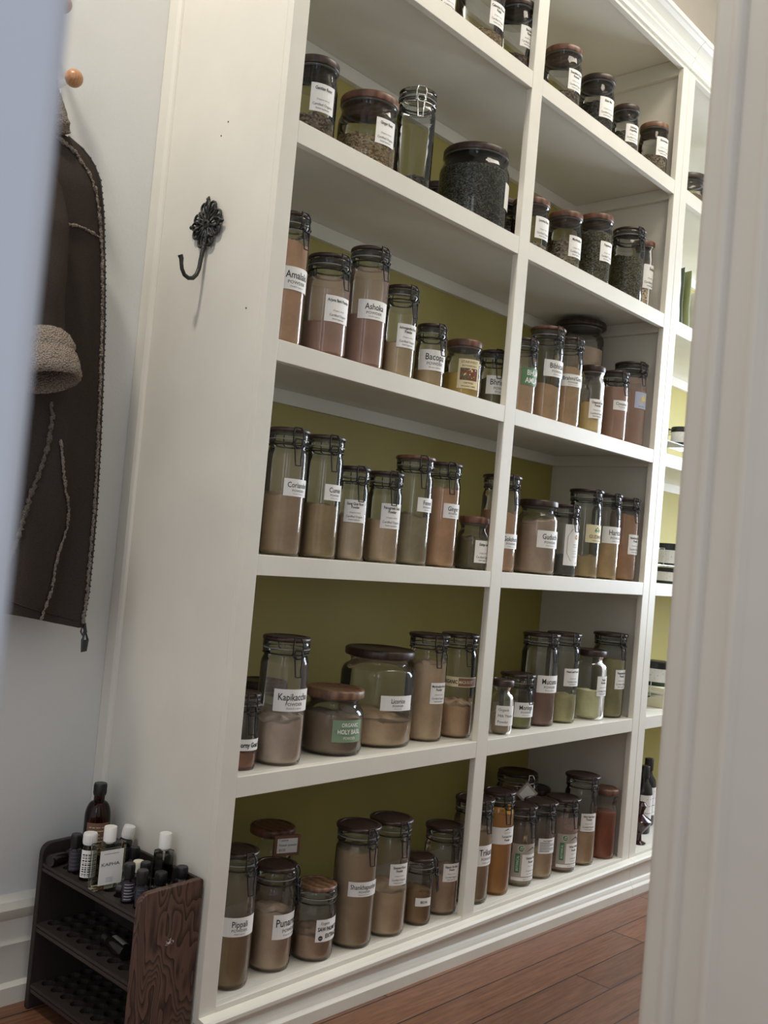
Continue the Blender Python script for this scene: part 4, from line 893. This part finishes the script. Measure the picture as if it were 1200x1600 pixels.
def fuzzy(name, path, r, mat, seed=1, n=5, amp=0.5):
    """a raised fleece edge: a tube whose radius wobbles"""
    pts = []; rads = []
    dense = []
    for a, b in zip(path[:-1], path[1:]):
        a, b = Vector(a), Vector(b); q = max(1, int((b-a).length/0.0035))
        dense += [a+(b-a)*i/q for i in range(q)]
    dense.append(Vector(path[-1]))
    rnd = random.Random(seed)
    for p in dense:
        pts.append(p-cl+Vector((rnd.uniform(-1, 1), rnd.uniform(-1, 1), rnd.uniform(-1, 1)))*r*0.35); rads.append(r*(1+rnd.uniform(-amp, amp)))
    m = MB(); m.tube(pts, r, n, 0, False, rads); return m.build(name, mat, coat, sharp=1.5)
def on_coat(us, zs, lift=0.002):
    out = []
    for (u0, z0), (u1, z1) in zip(zip(us, zs), list(zip(us, zs))[1:]):
        for i in range(10): t = i/10; out.append(coat_pt(u0+(u1-u0)*t, z0+(z1-z0)*t, lift))
    out.append(coat_pt(us[-1], zs[-1], lift)); return out
def onx(pts, lift=0.003):
    out = []
    dense = []
    for (x0, z0), (x1, z1) in zip(pts[:-1], pts[1:]):
        dense += [(x0+(x1-x0)*i/5, z0+(z1-z0)*i/5) for i in range(5)]
    for x, z in dense+[pts[-1]]:
        lo_, hi_ = 0.06, 2.6
        for _ in range(24):
            m_ = (lo_+hi_)/2
            if coat_pt(m_, z).x > x: lo_ = m_
            else: hi_ = m_
        out.append(coat_pt(lo_, z, lift))
    return out
fuzzy('fleece_edge', onx([(-0.387, 1.767), (-0.344, 1.758), (-0.308, 1.742), (-0.279, 1.715), (-0.258, 1.68), (-0.240, 1.626), (-0.224, 1.549), (-0.207, 1.42), (-0.197, 1.288), (-0.190, 1.156), (-0.186, 1.037), (-0.186, 0.944), (-0.188, 0.852), (-0.195, 0.793)]), 0.0036, FLC, 2)
zt = [coat_pt(0.10, z, 0.001)-cl for z in [1.78-i*0.0125 for i in range(80)]]
m = MB(); m.tube(zt, 0.0032, 6)
for p in zt[::1]: m.obox(p+Vector((0.003, -0.001, 0)), (1, 0, 0), (0, 1, 0), (0, 0, 1), 0.0012, 0.0012, 0.0016)
m.build('zipper', BLACKP, coat, sharp=1.0)
p0 = coat_pt(0.12, 0.790, 0.002)
m = MB(); q = p0-cl
m.tube([q+Vector((0.0, -0.004, 0.0)), q+Vector((0.004, -0.006, -0.020))], 0.004, 6)
m.tube([q+Vector((-0.004, -0.005, -0.006)), q+Vector((-0.007, -0.006, -0.018)), q+Vector((-0.003, -0.006, -0.026)), q+Vector((0.001, -0.006, -0.016))], 0.0018, 6, 0, True)
m.tube([q+Vector((0.004, -0.006, -0.018)), q+Vector((0.010, -0.007, -0.035)), q+Vector((0.008, -0.007, -0.058)), q+Vector((0.000, -0.007, -0.060)), q+Vector((-0.002, -0.007, -0.036))], 0.0028, 6, 0, True)
m.obox(q+Vector((0.004, -0.007, -0.047)), (1, 0, 0), (0, 1, 0), (0, 0, 1), 0.005, 0.0022, 0.012)
m.build('zipper_pull', plain('dark_pewter', (0.06, 0.06, 0.065), 0.35, 0.8), coat, sharp=0.8)
fuzzy('yoke_seam', onx([(-0.332, 1.584), (-0.298, 1.591), (-0.261, 1.591), (-0.236, 1.59)]), 0.0028, FLC, 5)
fuzzy('side_seam', onx([(-0.295, 1.16), (-0.282, 1.093), (-0.271, 1.056), (-0.252, 1.025), (-0.25, 0.986), (-0.268, 0.94), (-0.273, 0.901), (-0.273, 0.863), (-0.285, 0.824), (-0.291, 0.801)]), 0.0030, FLC, 6)
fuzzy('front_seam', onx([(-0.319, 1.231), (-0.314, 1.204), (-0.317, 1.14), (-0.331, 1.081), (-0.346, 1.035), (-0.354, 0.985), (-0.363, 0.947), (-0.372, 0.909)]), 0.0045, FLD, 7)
fuzzy('hem_seam', onx([(-0.40, 0.85), (-0.376, 0.842), (-0.336, 0.828), (-0.294, 0.818), (-0.238, 0.806), (-0.205, 0.798)], 0.001), 0.0014, SUEDE, 8, 5, 0.1)
# collar: a soft fleece roll standing up from the neck
mb = MB(); v = []; f = []; nk, nr = 26, 14
for j in range(nk+1):
    t = j/nk
    c = Vector((-0.425+0.078*t**1.2, 0.315+0.01*t, 1.905-0.140*t))
    for i in range(nr):
        a = 2*PI*i/nr; rx = 0.022+0.016*math.sin(PI*min(1, t*0.8+0.1)); ry = (0.020+0.012*t)*(1 if t < 0.93 else 0.6)
        n_ = noise.noise(Vector((t*14, a*2.2, 1)))*0.006
        v.append(c+Vector(((rx+n_)*math.cos(a), (ry+n_)*math.sin(a), 0.012*math.cos(a)))-cl)
for j in range(nk): f += [(j*nr+i, j*nr+(i+1) % nr, (j+1)*nr+(i+1) % nr, (j+1)*nr+i) for i in range(nr)]
f += [tuple(range(nr-1, -1, -1)), tuple(nk*nr+i for i in range(nr))]
mb.add(v, f, 0, True); mb.build('fleece_collar', FLC, coat, sharp=1.5)
# sleeve with folded fleece cuff
sl = [(-0.440, 0.300, 1.700), (-0.412, 0.272, 1.640), (-0.400, 0.250, 1.560), (-0.390, 0.245, 1.470), (-0.386, 0.245, 1.380), (-0.383, 0.236, 1.310)]
mb = MB(); v = []; f = []; nr = 28; nl = 50
def slp(t):
    q = t*(len(sl)-1); i = min(int(q), len(sl)-2); k = q-i
    return Vector(sl[i]).lerp(Vector(sl[i+1]), k)
for j in range(nl+1):
    t = j/nl; c = slp(t)
    for i in range(nr):
        a = 2*PI*i/nr; rr = 0.054-0.006*t+0.003*math.sin(a*3+t*9)+0.004*noise.noise(Vector((a, t*5, 9)))
        v.append(c+Vector((rr*math.cos(a), rr*0.8*math.sin(a), 0))-cl)
for j in range(nl): f += [(j*nr+i, j*nr+(i+1) % nr, (j+1)*nr+(i+1) % nr, (j+1)*nr+i) for i in range(nr)]
f.append(tuple(range(nr-1, -1, -1)))
mb.add(v, f, 0, True); slv = mb.build('sleeve', SUEDE, coat, sharp=1.5)
mb = MB(); v = []; f = []; nr = 48
ax = Vector((0.10, -0.42, -1)).normalized(); e1 = Vector((1, 0, 0.30)).normalized(); e2 = ax.cross(e1).normalized(); e1 = e2.cross(ax)
cc = Vector((-0.385, 0.243, 1.338))
prof = [(0.050, 0.000), (0.057, -0.004), (0.062, 0.004), (0.066, 0.022), (0.0665, 0.030), (0.0640, 0.034), (0.0675, 0.040), (0.069, 0.058), (0.069, 0.074), (0.066, 0.086), (0.059, 0.091), (0.053, 0.086), (0.049, 0.070), (0.047, 0.040), (0.045, 0.010)]
for rr, d in prof:
    for i in range(nr):
        a = 2*PI*i/nr; r2 = rr+0.0022*noise.noise(Vector((math.cos(a)*9, math.sin(a)*9, d*60)))*2
        v.append(cc+ax*d+e1*r2*math.cos(a)+e2*r2*0.82*math.sin(a)-cl)
for j in range(len(prof)-1): f += [(j*nr+i, j*nr+(i+1) % nr, (j+1)*nr+(i+1) % nr, (j+1)*nr+i) for i in range(nr)]
mb.add(v, f, 0, True); mb.build('cuff', FLC, slv, sharp=1.5)

# ------------------------------------------------------------------ left side of the doorway (very close to the lens)
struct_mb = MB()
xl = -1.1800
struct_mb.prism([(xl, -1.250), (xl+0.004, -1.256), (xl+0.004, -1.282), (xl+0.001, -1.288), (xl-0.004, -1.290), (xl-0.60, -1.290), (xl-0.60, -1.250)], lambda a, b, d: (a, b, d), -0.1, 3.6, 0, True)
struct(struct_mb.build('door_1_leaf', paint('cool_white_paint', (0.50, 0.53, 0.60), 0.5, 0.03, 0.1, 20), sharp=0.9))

# ------------------------------------------------------------------ dark wooden bottle rack
OAK, nt_, b_ = base_mat('dark_stained_oak')
v_ = coords(nt_, (1, 1, 0.30)); nz_ = noisetex(nt_, v_, 13, 2, 0.5)
wv_ = N(nt_, 'ShaderNodeMath', operation='MULTIPLY'); nt_.links.new(nz_, wv_.inputs[0]); wv_.inputs[1].default_value = 24
fr_ = N(nt_, 'ShaderNodeMath', operation='FRACT'); nt_.links.new(wv_.outputs[0], fr_.inputs[0])
gr_ = noisetex(nt_, coords(nt_, (30, 30, 2)), 14, 4)
ad_ = N(nt_, 'ShaderNodeMath', operation='MULTIPLY_ADD'); nt_.links.new(gr_, ad_.inputs[0]); ad_.inputs[1].default_value = 0.7; nt_.links.new(fr_.outputs[0], ad_.inputs[2])
nt_.links.new(ramp(nt_, ad_.outputs[0], [(0.34, (0.010, 0.006, 0.005)), (0.62, (0.052, 0.026, 0.019)), (1.15, (0.11, 0.060, 0.043))]), b_.inputs['Base Color'])
b_.inputs['Roughness'].default_value = 0.5; bump(nt_, ad_.outputs[0], b_, 0.3, 0.001)
DOAK = wood('black_brown_shelf_and_shade_wood', (0.014, 0.010, 0.009), (0.035, 0.024, 0.021), 1, (30, 3, 30), 0.55)
RX0, RX1, RY0, RY1, RZ1 = -0.192, -0.0475, 0.016, 0.3835, 0.330
rb = fz(RX0)+0.002
rack = thing('bottle_rack', 'dark stained wooden bottle rack standing against the side of the bookcase', 'rack', (RX0, RY0, rb))
def RP(name, mb, mat, bevel=0.0):
    o = mb.build(name, mat, rack, bevel=bevel); o.location = -Vector(rack.location); return o
def endpoly():
    r_ = 0.022; p = [(RX1, rb), (RX1, RZ1-0.004), (RX1-0.004, RZ1)]
    for i in range(7): a = PI/2+(PI/2)*i/6; p.append((RX0+r_+r_*math.cos(a), RZ1-0.004-r_+r_*math.sin(a)))
    p += [(RX0, rb)]; return p
for y0 in (RY0, RY1-0.014):
    m = MB(); m.prism(endpoly(), lambda a, b, d: (a, d, b), y0, y0+0.014); RP('end_panel', m, OAK if y0 == RY0 else DOAK, 0.0016)  # far panel: its shading is put into the colour by the darker wood
m = MB(); m.box(RX1-0.008, RX1-0.0005, RY0+0.0145, RY1-0.0145, rb+0.004, RZ1-0.002); RP('back_panel', m, DOAK, 0.0008)
def holed(z, th=0.018):
    m = MB(); nxh, nyh = 4, 9; x0, x1, y0, y1 = RX0+0.004, RX1-0.009, RY0+0.0145, RY1-0.0145
    cx, cy = (x1-x0-0.012)/nxh, (y1-y0)/nyh; n = 16
    m.box(x0, x0+0.012, y0, y1, z-th, z); xs = x0+0.012
    # grooved front edge
    m.box(x0-0.002, x0, y0, y1, z-0.007, z-0.001); m.box(x0-0.002, x0, y0, y1, z-th+0.001, z-0.010)
    for a in range(nxh):
        for b in range(nyh):
            X, Y = xs+a*cx, y0+b*cy; mx, my = X+cx/2, Y+cy/2; rh = 0.0135
            ring = []; sq = []
            for i in range(n):
                q = 2*PI*(i+0.5)/n; c, s = math.cos(q), math.sin(q); ring.append((mx+rh*c, my+rh*s)); k = 1/max(abs(c), abs(s)); sq.append((mx+cx/2*c*k, my+cy/2*s*k))
            v = [(p[0], p[1], z) for p in sq]+[(p[0], p[1], z) for p in ring]+[(p[0], p[1], z-0.010) for p in ring]
            f = [(i, (i+1) % n, n+(i+1) % n, n+i) for i in range(n)]+[(n+i, n+(i+1) % n, 2*n+(i+1) % n, 2*n+i) for i in range(n)]+[tuple(2*n+i for i in range(n))]
            m.add(v, f)
            # square corners
            for sx in (-1, 1):
                for sy in (-1, 1):
                    c0 = (mx+sx*cx/2, my+sy*cy/2); cand = sorted(range(n), key=lambda i: (sq[i][0]-c0[0])**2+(sq[i][1]-c0[1])**2)[:2]
                    m.add([(c0[0], c0[1], z), (*sq[cand[0]], z), (*sq[cand[1]], z)], [(0, 1, 2)])
    m.box(xs, x1, y0, y1, z-th, z-0.0101)
    return m
for z in (0.287, 0.162, 0.038): RP('holed_shelf', holed(z), DOAK)
m = MB(); c = (-0.118, RY0-0.0004, 0.222); rs = random.Random(11)
for k in range(46):
    a, q = rs.uniform(0, 6.28), rs.uniform(0, 1)**1.5*0.010; s_ = rs.uniform(0.0005, 0.0013)
    X, Z_ = c[0]+q*math.cos(a), c[2]+q*0.8*math.sin(a)
    m.add([(X-s_, c[1], Z_-s_*0.6), (X+s_, c[1], Z_-s_*0.3), (X+s_*0.6, c[1]-0.0003, Z_+s_), (X-s_*0.5, c[1], Z_+s_*0.7)], [(0, 1, 2, 3)])
RP('white_scuff', m, WHITEP)

# bottles
ZS = 0.2872
def flat_label(mb, c, r, a0, W, z0, z1, mi, lines=0, ink=1, bars=False, n=8):
    def f3(s, t, l=0): a = a0+s/r; return (c[0]+(r+0.0005+l)*math.cos(a), c[1]+(r+0.0005+l)*math.sin(a), z0+t)
    rect2d(mb, f3, 0, W*r, 0, z1-z0, mi, 0, n)
    H = z1-z0
    if bars:
        rnd = random.Random(3); s = 0.06
        while s < 0.9:
            w_ = rnd.choice([0.02, 0.035, 0.05]); rect2d(mb, f3, W*r*0.10, W*r*0.9, H*s, H*min(s+w_, 0.93), ink, 0.0003, 4); s += w_+rnd.choice([0.03, 0.05])
    for i in range(lines):
        t = H*(0.85-0.75*i/max(1, lines-1)); rect2d(mb, f3, W*r*0.12, W*r*(0.88-0.15*(i % 3)), t, t+H*0.02, ink, 0.0003, 4)
def oil_bottle(label, x, y, r, h, caph, body, capm, lab=None, grp='small bottles on the dark rack', tilt=None, z=ZS, shoulder=0.4):
    root = thing('small_bottle', label, 'bottle', (x, y, z), grp)
    hb = h-caph
    pr_ = [(0.0008, 0), (r*0.85, 0), (r, r*0.15)]+[(0.0115+(r-0.0115)*math.cos(q), hb-0.048+0.034*math.sin(q)) for q in [PI/2*i/8 for i in range(9)]]+[(0.0115, hb)]
    m = MB(); m.lathe(pr_ if shoulder == 0.75 else [(0.0008, 0), (r*0.85, 0), (r, r*0.15), (r, hb-r*shoulder*1.6), (r*0.93, hb-r*shoulder*0.9), (r*0.62, hb-r*0.1), (r*0.58, hb)], 24, cap1=True); m.build('bottle_body', body, root, sharp=0.8)
    rc = min(r*0.86, 0.0135) if r > 0.02 else r*0.86
    m = MB(); m.lathe([(rc*0.96, hb-0.001), (rc, hb+0.001), (rc, h-0.002), (rc*0.93, h), (0.0005, h)], 24)
    for i in range(20):
        a = 2*PI*i/20; m.obox((rc*math.cos(a), rc*math.sin(a), hb+(h-hb)*0.48), (math.cos(a), math.sin(a), 0), (-math.sin(a), math.cos(a), 0), (0, 0, 1), 0.0005, 0.0006, (h-hb)*0.38)
    m.build('cap', capm, root, sharp=0.8)
    if lab:
        m = MB(); flat_label(m, (0, 0), r, lab[0], lab[1], hb*0.10, hb*lab[2], 0, lab[4] if len(lab) > 4 else 0, 1, lab[5] if len(lab) > 5 else False); m.build('label', [lab[3], lab[6] if len(lab) > 6 else INK], root)
    if tilt: root.rotation_euler = tilt
    return root
DG = plain('dark_glass_body', (0.014, 0.010, 0.010), 0.12)
DL = plain('dark_label_paper', (0.035, 0.035, 0.05), 0.5)
oil_bottle('tall amber medicine bottle with black cap and brown label at the rack\'s back corner', -0.090, 0.338, 0.0272, 0.160, 0.024, GAMB, BLACKP, (-2.95, 1.9, 0.60, BROWNL, 8, False, CREAML), None, shoulder=0.75)
oil_bottle('black roller bottle with printed lines near the left end of the rack', -0.166, 0.290, 0.0125, 0.076, 0.026, DG, BLACKP, (-3.0, 2.2, 0.9, DL, 5, False, GREYINK))
oil_bottle('white-capped brown bottle with a white barcode label left of the square perfume bottle', -0.167, 0.238, 0.0160, 0.092, 0.021, GAMB, WHITEP, (-3.1, 2.3, 0.86, LABEL, 0, True), shoulder=0.9)
oil_bottle('white-capped dark bottle tilted against the back of the rack', -0.078, 0.262, 0.0145, 0.088, 0.024, DG, WHITEP, (-3.0, 2.2, 0.75, DL, 3, False, GREYINK), tilt=(0.10, 0.16, 0))
oil_bottle('black-capped bottle with a blue and white printed label at the front of the rack', -0.170, 0.090, 0.0120, 0.073, 0.027, GAMB, BLACKP, (-3.0, 2.4, 0.9, DL, 6, False, LABEL))
oil_bottle('black-capped amber bottle right beside the end panel at the front', -0.166, 0.053, 0.0125, 0.070, 0.024, GAMB, BLACKP, (-3.0, 2.4, 0.9, DL, 5, False, GREYINK))
oil_bottle('small black-capped bottle in the middle row behind the front pair', -0.118, 0.112, 0.0115, 0.060, 0.024, DG, BLACKP)
oil_bottle('low broad black-capped bottle in front of the clear square bottle', -0.112, 0.068, 0.0140, 0.052, 0.022, DG, BLACKP)
oil_bottle('black-capped bottle in the back row nearest the end panel', -0.070, 0.058, 0.0135, 0.058, 0.020, DG, BLACKP)
oil_bottle('small dark bottle at the back wall behind the perfume bottle', -0.084, 0.200, 0.0115, 0.060, 0.022, DG, BLACKP)
oil_bottle('short white-labelled bottle with cream top in the middle of the rack', -0.108, 0.150, 0.0125, 0.050, 0.020, DG, plain('cream_cap', (0.72, 0.68, 0.56), 0.5))
def square_bottle(name, label, x, y, rot, wx, wy, h, capr, caph, txt):
    root = thing(name, label, 'bottle', (x, y, ZS), None, rot)
    m = MB(); m.box(-wx/2, wx/2, -wy/2, wy/2, 0, h); bo = m.build('bottle_body', GCLR, root, bevel=0.003)
    m = MB(); m.box(-wx/2+0.004, wx/2-0.004, -wy/2+0.004, wy/2-0.004, 0.005, h*0.86); m.build('liquid', glass(name+'_oil', (0.84, 0.84, 0.74), (0.62, 0.62, 0.50)), root, bevel=0.002)
    m = MB(); m.lathe([(capr*0.6, h-0.001), (capr*0.6, h+0.004), (capr, h+0.004), (capr, h+caph-0.001), (capr*0.95, h+caph), (0.0005, h+caph)], 28); m.build('cap', WHITEP, root, sharp=0.8)
    if txt:
        def f3(s, t, l=0): return (-wx/2+s, -wy/2-0.0008-l, t)
        m = MB(); rect2d(m, f3, wx*0.14, wx*0.90, h*0.12, h*0.88, 0, 0)
        text2d(m, f3, txt, wx*0.50, h*0.57, h*0.072, 1, None, 1.35, 0.0)
        rect2d(m, f3, wx*0.27, wx*0.75, h*0.795, h*0.803, 1); 
        for i, w_ in enumerate((0.22, 0.34, 0.26)): text2d(m, f3, 'aroma oil blend', wx*0.5, h*(0.27-0.04*i), h*0.022, 1, wx*w_)
        m.build('label', [LABEL, INK], root)
    return root
square_bottle('perfume_bottle', 'square clear bottle with white cap and white KAPHA label', -0.163, 0.176, -0.08, 0.066, 0.024, 0.088, 0.0125, 0.032, 'KAPHA')
square_bottle('perfume_bottle', 'narrow square clear bottle with white cap standing near the end panel', -0.072, 0.118, 0.15, 0.030, 0.030, 0.075, 0.0125, 0.033, None)
t_ = thing('lying_item', 'black glass bottle lying on its side at the left end of the top shelf', 'bottle', (-0.165, 0.345, ZS+0.0125))
t_.rotation_euler = (PI/2, 0, PI/2+0.3)
m = MB(); m.lathe([(0.0005, -0.03), (0.011, -0.03), (0.0122, -0.027), (0.0122, 0.010), (0.008, 0.016)], 24); m.build('bottle_body', DG, t_, sharp=0.8)
m = MB(); m.lathe([(0.009, 0.012), (0.0105, 0.013), (0.0105, 0.030), (0.0005, 0.031)], 24); m.build('cap', BLACKP, t_, sharp=0.8)
t_ = thing('lying_item', 'small loose black cap lying at the front edge of the top rack shelf', 'bottle', (-0.158, 0.128, ZS+0.011)); t_.rotation_euler = (PI/2, 0, 0.6)  # a loose cap, kept under the bottle category
m = MB(); m.lathe([(0.009, -0.008), (0.0105, -0.007), (0.0105, 0.008), (0.0005, 0.010)], 24); m.build('loose_cap', BLACKP, t_, sharp=0.8)
t_ = thing('lying_item', 'dark bottle with a grey barcode label lying on the middle shelf', 'bottle', (-0.140, 0.150, 0.1625+0.0150)); t_.rotation_euler = (PI/2, 0, PI/2+1.45)
m = MB(); m.lathe([(0.0005, -0.04), (0.013, -0.04), (0.0145, -0.037), (0.0145, 0.022), (0.009, 0.030)], 24); m.build('bottle_body', DG, t_, sharp=0.8)
m = MB(); m.lathe([(0.009, 0.028), (0.0115, 0.029), (0.0115, 0.048), (0.0005, 0.049)], 24); m.build('cap', BLACKP, t_, sharp=0.8)
m = MB(); flat_label(m, (0, 0), 0.0147, 1.2, 2.6, -0.034, 0.014, 0, 0, 1, False)
def f3b(s, t, l=0): a = 1.2+s/0.0147; return ((0.0154+l)*math.cos(a), (0.0154+l)*math.sin(a), -0.034+t)
for i in range(12): rect2d(m, f3b, 0.014, 0.030, 0.006+i*0.003, 0.006+i*0.003+(0.0012 if i % 3 else 0.002), 1, 0.0003, 4)
m.build('label', [plain('grey_label', (0.30, 0.30, 0.28), 0.5), INK], t_)

# ------------------------------------------------------------------ things in the right-hand bookcase
def pot(label, x, y, z, r, h, body=WHITEP):
    root = thing('salve_pot', label, 'jar', (x, y, z), 'black-lidded pots in the right bookcase')
    m = MB(); m.lathe([(0.001, 0), (r*0.95, 0), (r, 0.004), (r, h*0.72), (r*0.9, h*0.75)], 32); m.build('pot_body', plain('dark_green_glass', (0.02, 0.05, 0.035), 0.15), root, sharp=0.8)
    m = MB(); m.lathe([(r*1.0, h*0.74), (r*1.04, h*0.75), (r*1.04, h-0.002), (r, h), (0.001, h)], 32); m.build('lid', BLACKP, root, sharp=0.8)
    m = MB(); flat_label(m, (0, 0), r, -4.3, 4.6, h*0.16, h*0.72, 0, 5, 1, n=22); m.build('label', [LABEL, GREYINK], root); return root
def stand(label, x0, x1, y0, y1, z, hs):
    root = thing('acrylic_stand', label, 'stand', ((x0+x1)/2, (y0+y1)/2, z), 'clear acrylic risers in the right bookcase')
    cx, cy = (x0+x1)/2, (y0+y1)/2
    m = MB(); n = len(hs)
    for i, hh in enumerate(hs):
        ya = y0+(y1-y0)*i/n-cy; yb = y0+(y1-y0)*(i+1)/n-cy
        m.box(x0-cx, x1-cx, ya, yb, hh-0.004, hh)
    m.build('tier', ACRYL, root)
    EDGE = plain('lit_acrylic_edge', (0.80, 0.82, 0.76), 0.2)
    m = MB()
    for xx in (x0-cx, x1-cx):
        pts = [Vector((xx, y0-cy, 0))]
        for i, hh in enumerate(hs):
            pts += [Vector((xx, y0+(y1-y0)*i/n-cy, hh)), Vector((xx, y0+(y1-y0)*(i+1)/n-cy, hh))]
        pts.append(Vector((xx, y1-cy, 0)))
        for a, b in zip(pts[:-1], pts[1:]): m.tube([a, b], 0.0016, 4)
    m.build('edge', EDGE, root); return root
mid = '%s'
stand('clear acrylic riser on the third shelf of the right bookcase', 1.80, 2.15, 0.05, 0.20, ZT['C']+0.0004, [0.06, 0.125])
pot('black-lidded pot on the acrylic riser, third shelf of the right bookcase', 2.02, 0.079, ZT['C']+0.061, 0.040, 0.068)
pot('black-lidded pot standing lower, third shelf of the right bookcase', 1.985, 0.262, ZT['C']+0.0004, 0.036, 0.06)
stand('clear acrylic riser on the fourth shelf of the right bookcase', 1.78, 1.98, 0.03, 0.16, ZT['D']+0.0004, [0.065, 0.125])
pot('black-lidded pot with white label, fourth shelf of the right bookcase', 2.06, 0.105, ZT['D']+0.0604, 0.058, 0.085)
pot('squat black-lidded pot under its twin, fourth shelf of the right bookcase', 2.06, 0.105, ZT['D']+0.0004, 0.056, 0.058)
stand('clear acrylic riser on the fifth shelf of the right bookcase', 1.78, 1.945, 0.03, 0.15, ZT['E']+0.0004, [0.06, 0.12])
pot('black-lidded pot with green base, fifth shelf of the right bookcase', 2.075, 0.13, ZT['E']+0.072, 0.055, 0.085)
tag((lambda o: o)(MB().build('x', WHITEP)), 'x', 'x') if False else None
m = MB(); m.box(1.99, 2.20, 0.06, 0.22, ZT['E']+0.0004, ZT['E']+0.0715); tag(m.build('cardboard_box', paint('cream_box', (0.70, 0.66, 0.50), 0.7), bevel=0.002), 'low cream box under the pot on the fifth shelf of the right bookcase', 'box')
dl = make_jar(('G1', 'w', 1.965, 0.105, ZT['A'], 0.066, 0.135, 1.02, 0.4, 'p_greybrown', None), 'dark-lidded jar on the top shelf of the right bookcase', None, plain('dark_brown_lid', (0.05, 0.035, 0.025), 0.35))
def pouch(name, label, cx, cy, z, w_, d_, h_, mat, rot=0.0, sag=0.0, tm=None):
    n = 10; nz = 12; mb = MB(); v = []; f = []; m_ = 4*n
    for j in range(nz+1):
        t = j/nz; dd = d_*(1-t)**0.6*0.5+0.002; ww = w_/2*(1-0.04*math.sin(PI*t))
        for i in range(m_):
            a = 2*PI*i/m_; x = ww*math.copysign(abs(math.cos(a))**0.5, math.cos(a)); y = dd*math.copysign(abs(math.sin(a))**0.8, math.sin(a))
            y += sag*t*t+0.004*noise.noise(Vector((x*20, t*5, 2)))*math.sin(PI*t)
            v.append((x*math.cos(rot)-y*math.sin(rot), x*math.sin(rot)+y*math.cos(rot), h_*t))
    for j in range(nz): f += [(j*m_+i, j*m_+(i+1) % m_, (j+1)*m_+(i+1) % m_, (j+1)*m_+i) for i in range(m_)]
    f += [tuple(range(m_-1, -1, -1)), tuple(nz*m_+i for i in range(m_))]
    mb.add(v, f, 0, True); o = mb.build(name, mat, None, sharp=0.9); o.location = (cx, cy, z); return tag(o, label, 'bag', 'bags in the right bookcase')
zb = ZT['B']+0.0004
pouch('paper_pouch', 'tall white pouch with a peaked top behind the end stile', 1.782, 0.062, zb, 0.10, 0.05, 0.27, plain('white_pouch', (0.74, 0.78, 0.80), 0.4), 1.35)
pouch('paper_pouch', 'dark green pouch on the second shelf of the right bookcase', 1.865, 0.105, zb, 0.16, 0.04, 0.21, plain('dark_green_pouch', (0.05, 0.065, 0.025), 0.45), 1.2)
pouch('paper_pouch', 'light green pouch on the second shelf of the right bookcase', 1.935, 0.115, zb, 0.16, 0.05, 0.22, plain('light_green_pouch', (0.20, 0.23, 0.09), 0.5), 1.25)
pouch('paper_pouch', 'white paper bag right of the green pouches', 2.055, 0.12, zb, 0.18, 0.05, 0.18, plain('white_paper_bag', (0.72, 0.72, 0.70), 0.6), 1.3)
def tall_bottle(label, x, y, h):
    root = thing('wine_bottle', label, 'bottle', (x, y, 0.0752), 'black bottles in the right bookcase')
    m = MB(); m.lathe([(0.001, 0), (0.028, 0), (0.031, 0.004), (0.031, h*0.60), (0.028, h*0.68), (0.016, h*0.76), (0.0135, h*0.80), (0.0135, h*0.86)], 32); m.build('bottle_body', DG, root, sharp=0.8)
    m = MB(); m.lathe([(0.016, h*0.82), (0.0165, h*0.83), (0.0165, h-0.002), (0.015, h), (0.0005, h)], 24); m.build('cap', BLACKP, root, sharp=0.8)
    m = MB(); flat_label(m, (0, 0), 0.031, -3.0, 2.6, h*0.16, h*0.58, 0, 4, 1, n=14); m.build('label', [LABEL, GREYINK], root)
tall_bottle('black bottle with white label nearest the end stile, bottom shelf of the right bookcase', 2.005, 0.115, 0.235)
tall_bottle('black bottle behind its twin on the bottom shelf of the right bookcase', 2.125, 0.160, 0.240)
m = MB()
prof = [(0.022, 0), (0.024, 0.003), (0.010, 0.010), (0.008, 0.030), (0.013, 0.040), (0.036, 0.070), (0.040, 0.080), (0.036, 0.084), (0.010, 0.100), (0.012, 0.112), (0.020, 0.130), (0.012, 0.140)]
m.lathe(prof, 28); o = m.build('wooden_ornament', plain('dark_lacquer', (0.035, 0.010, 0.010), 0.12), None, sharp=0.8); o.location = (1.862, 0.050, 0.0752)
tag(o, 'dark lacquered turned ornament at the foot of the black bottles', 'ornament')
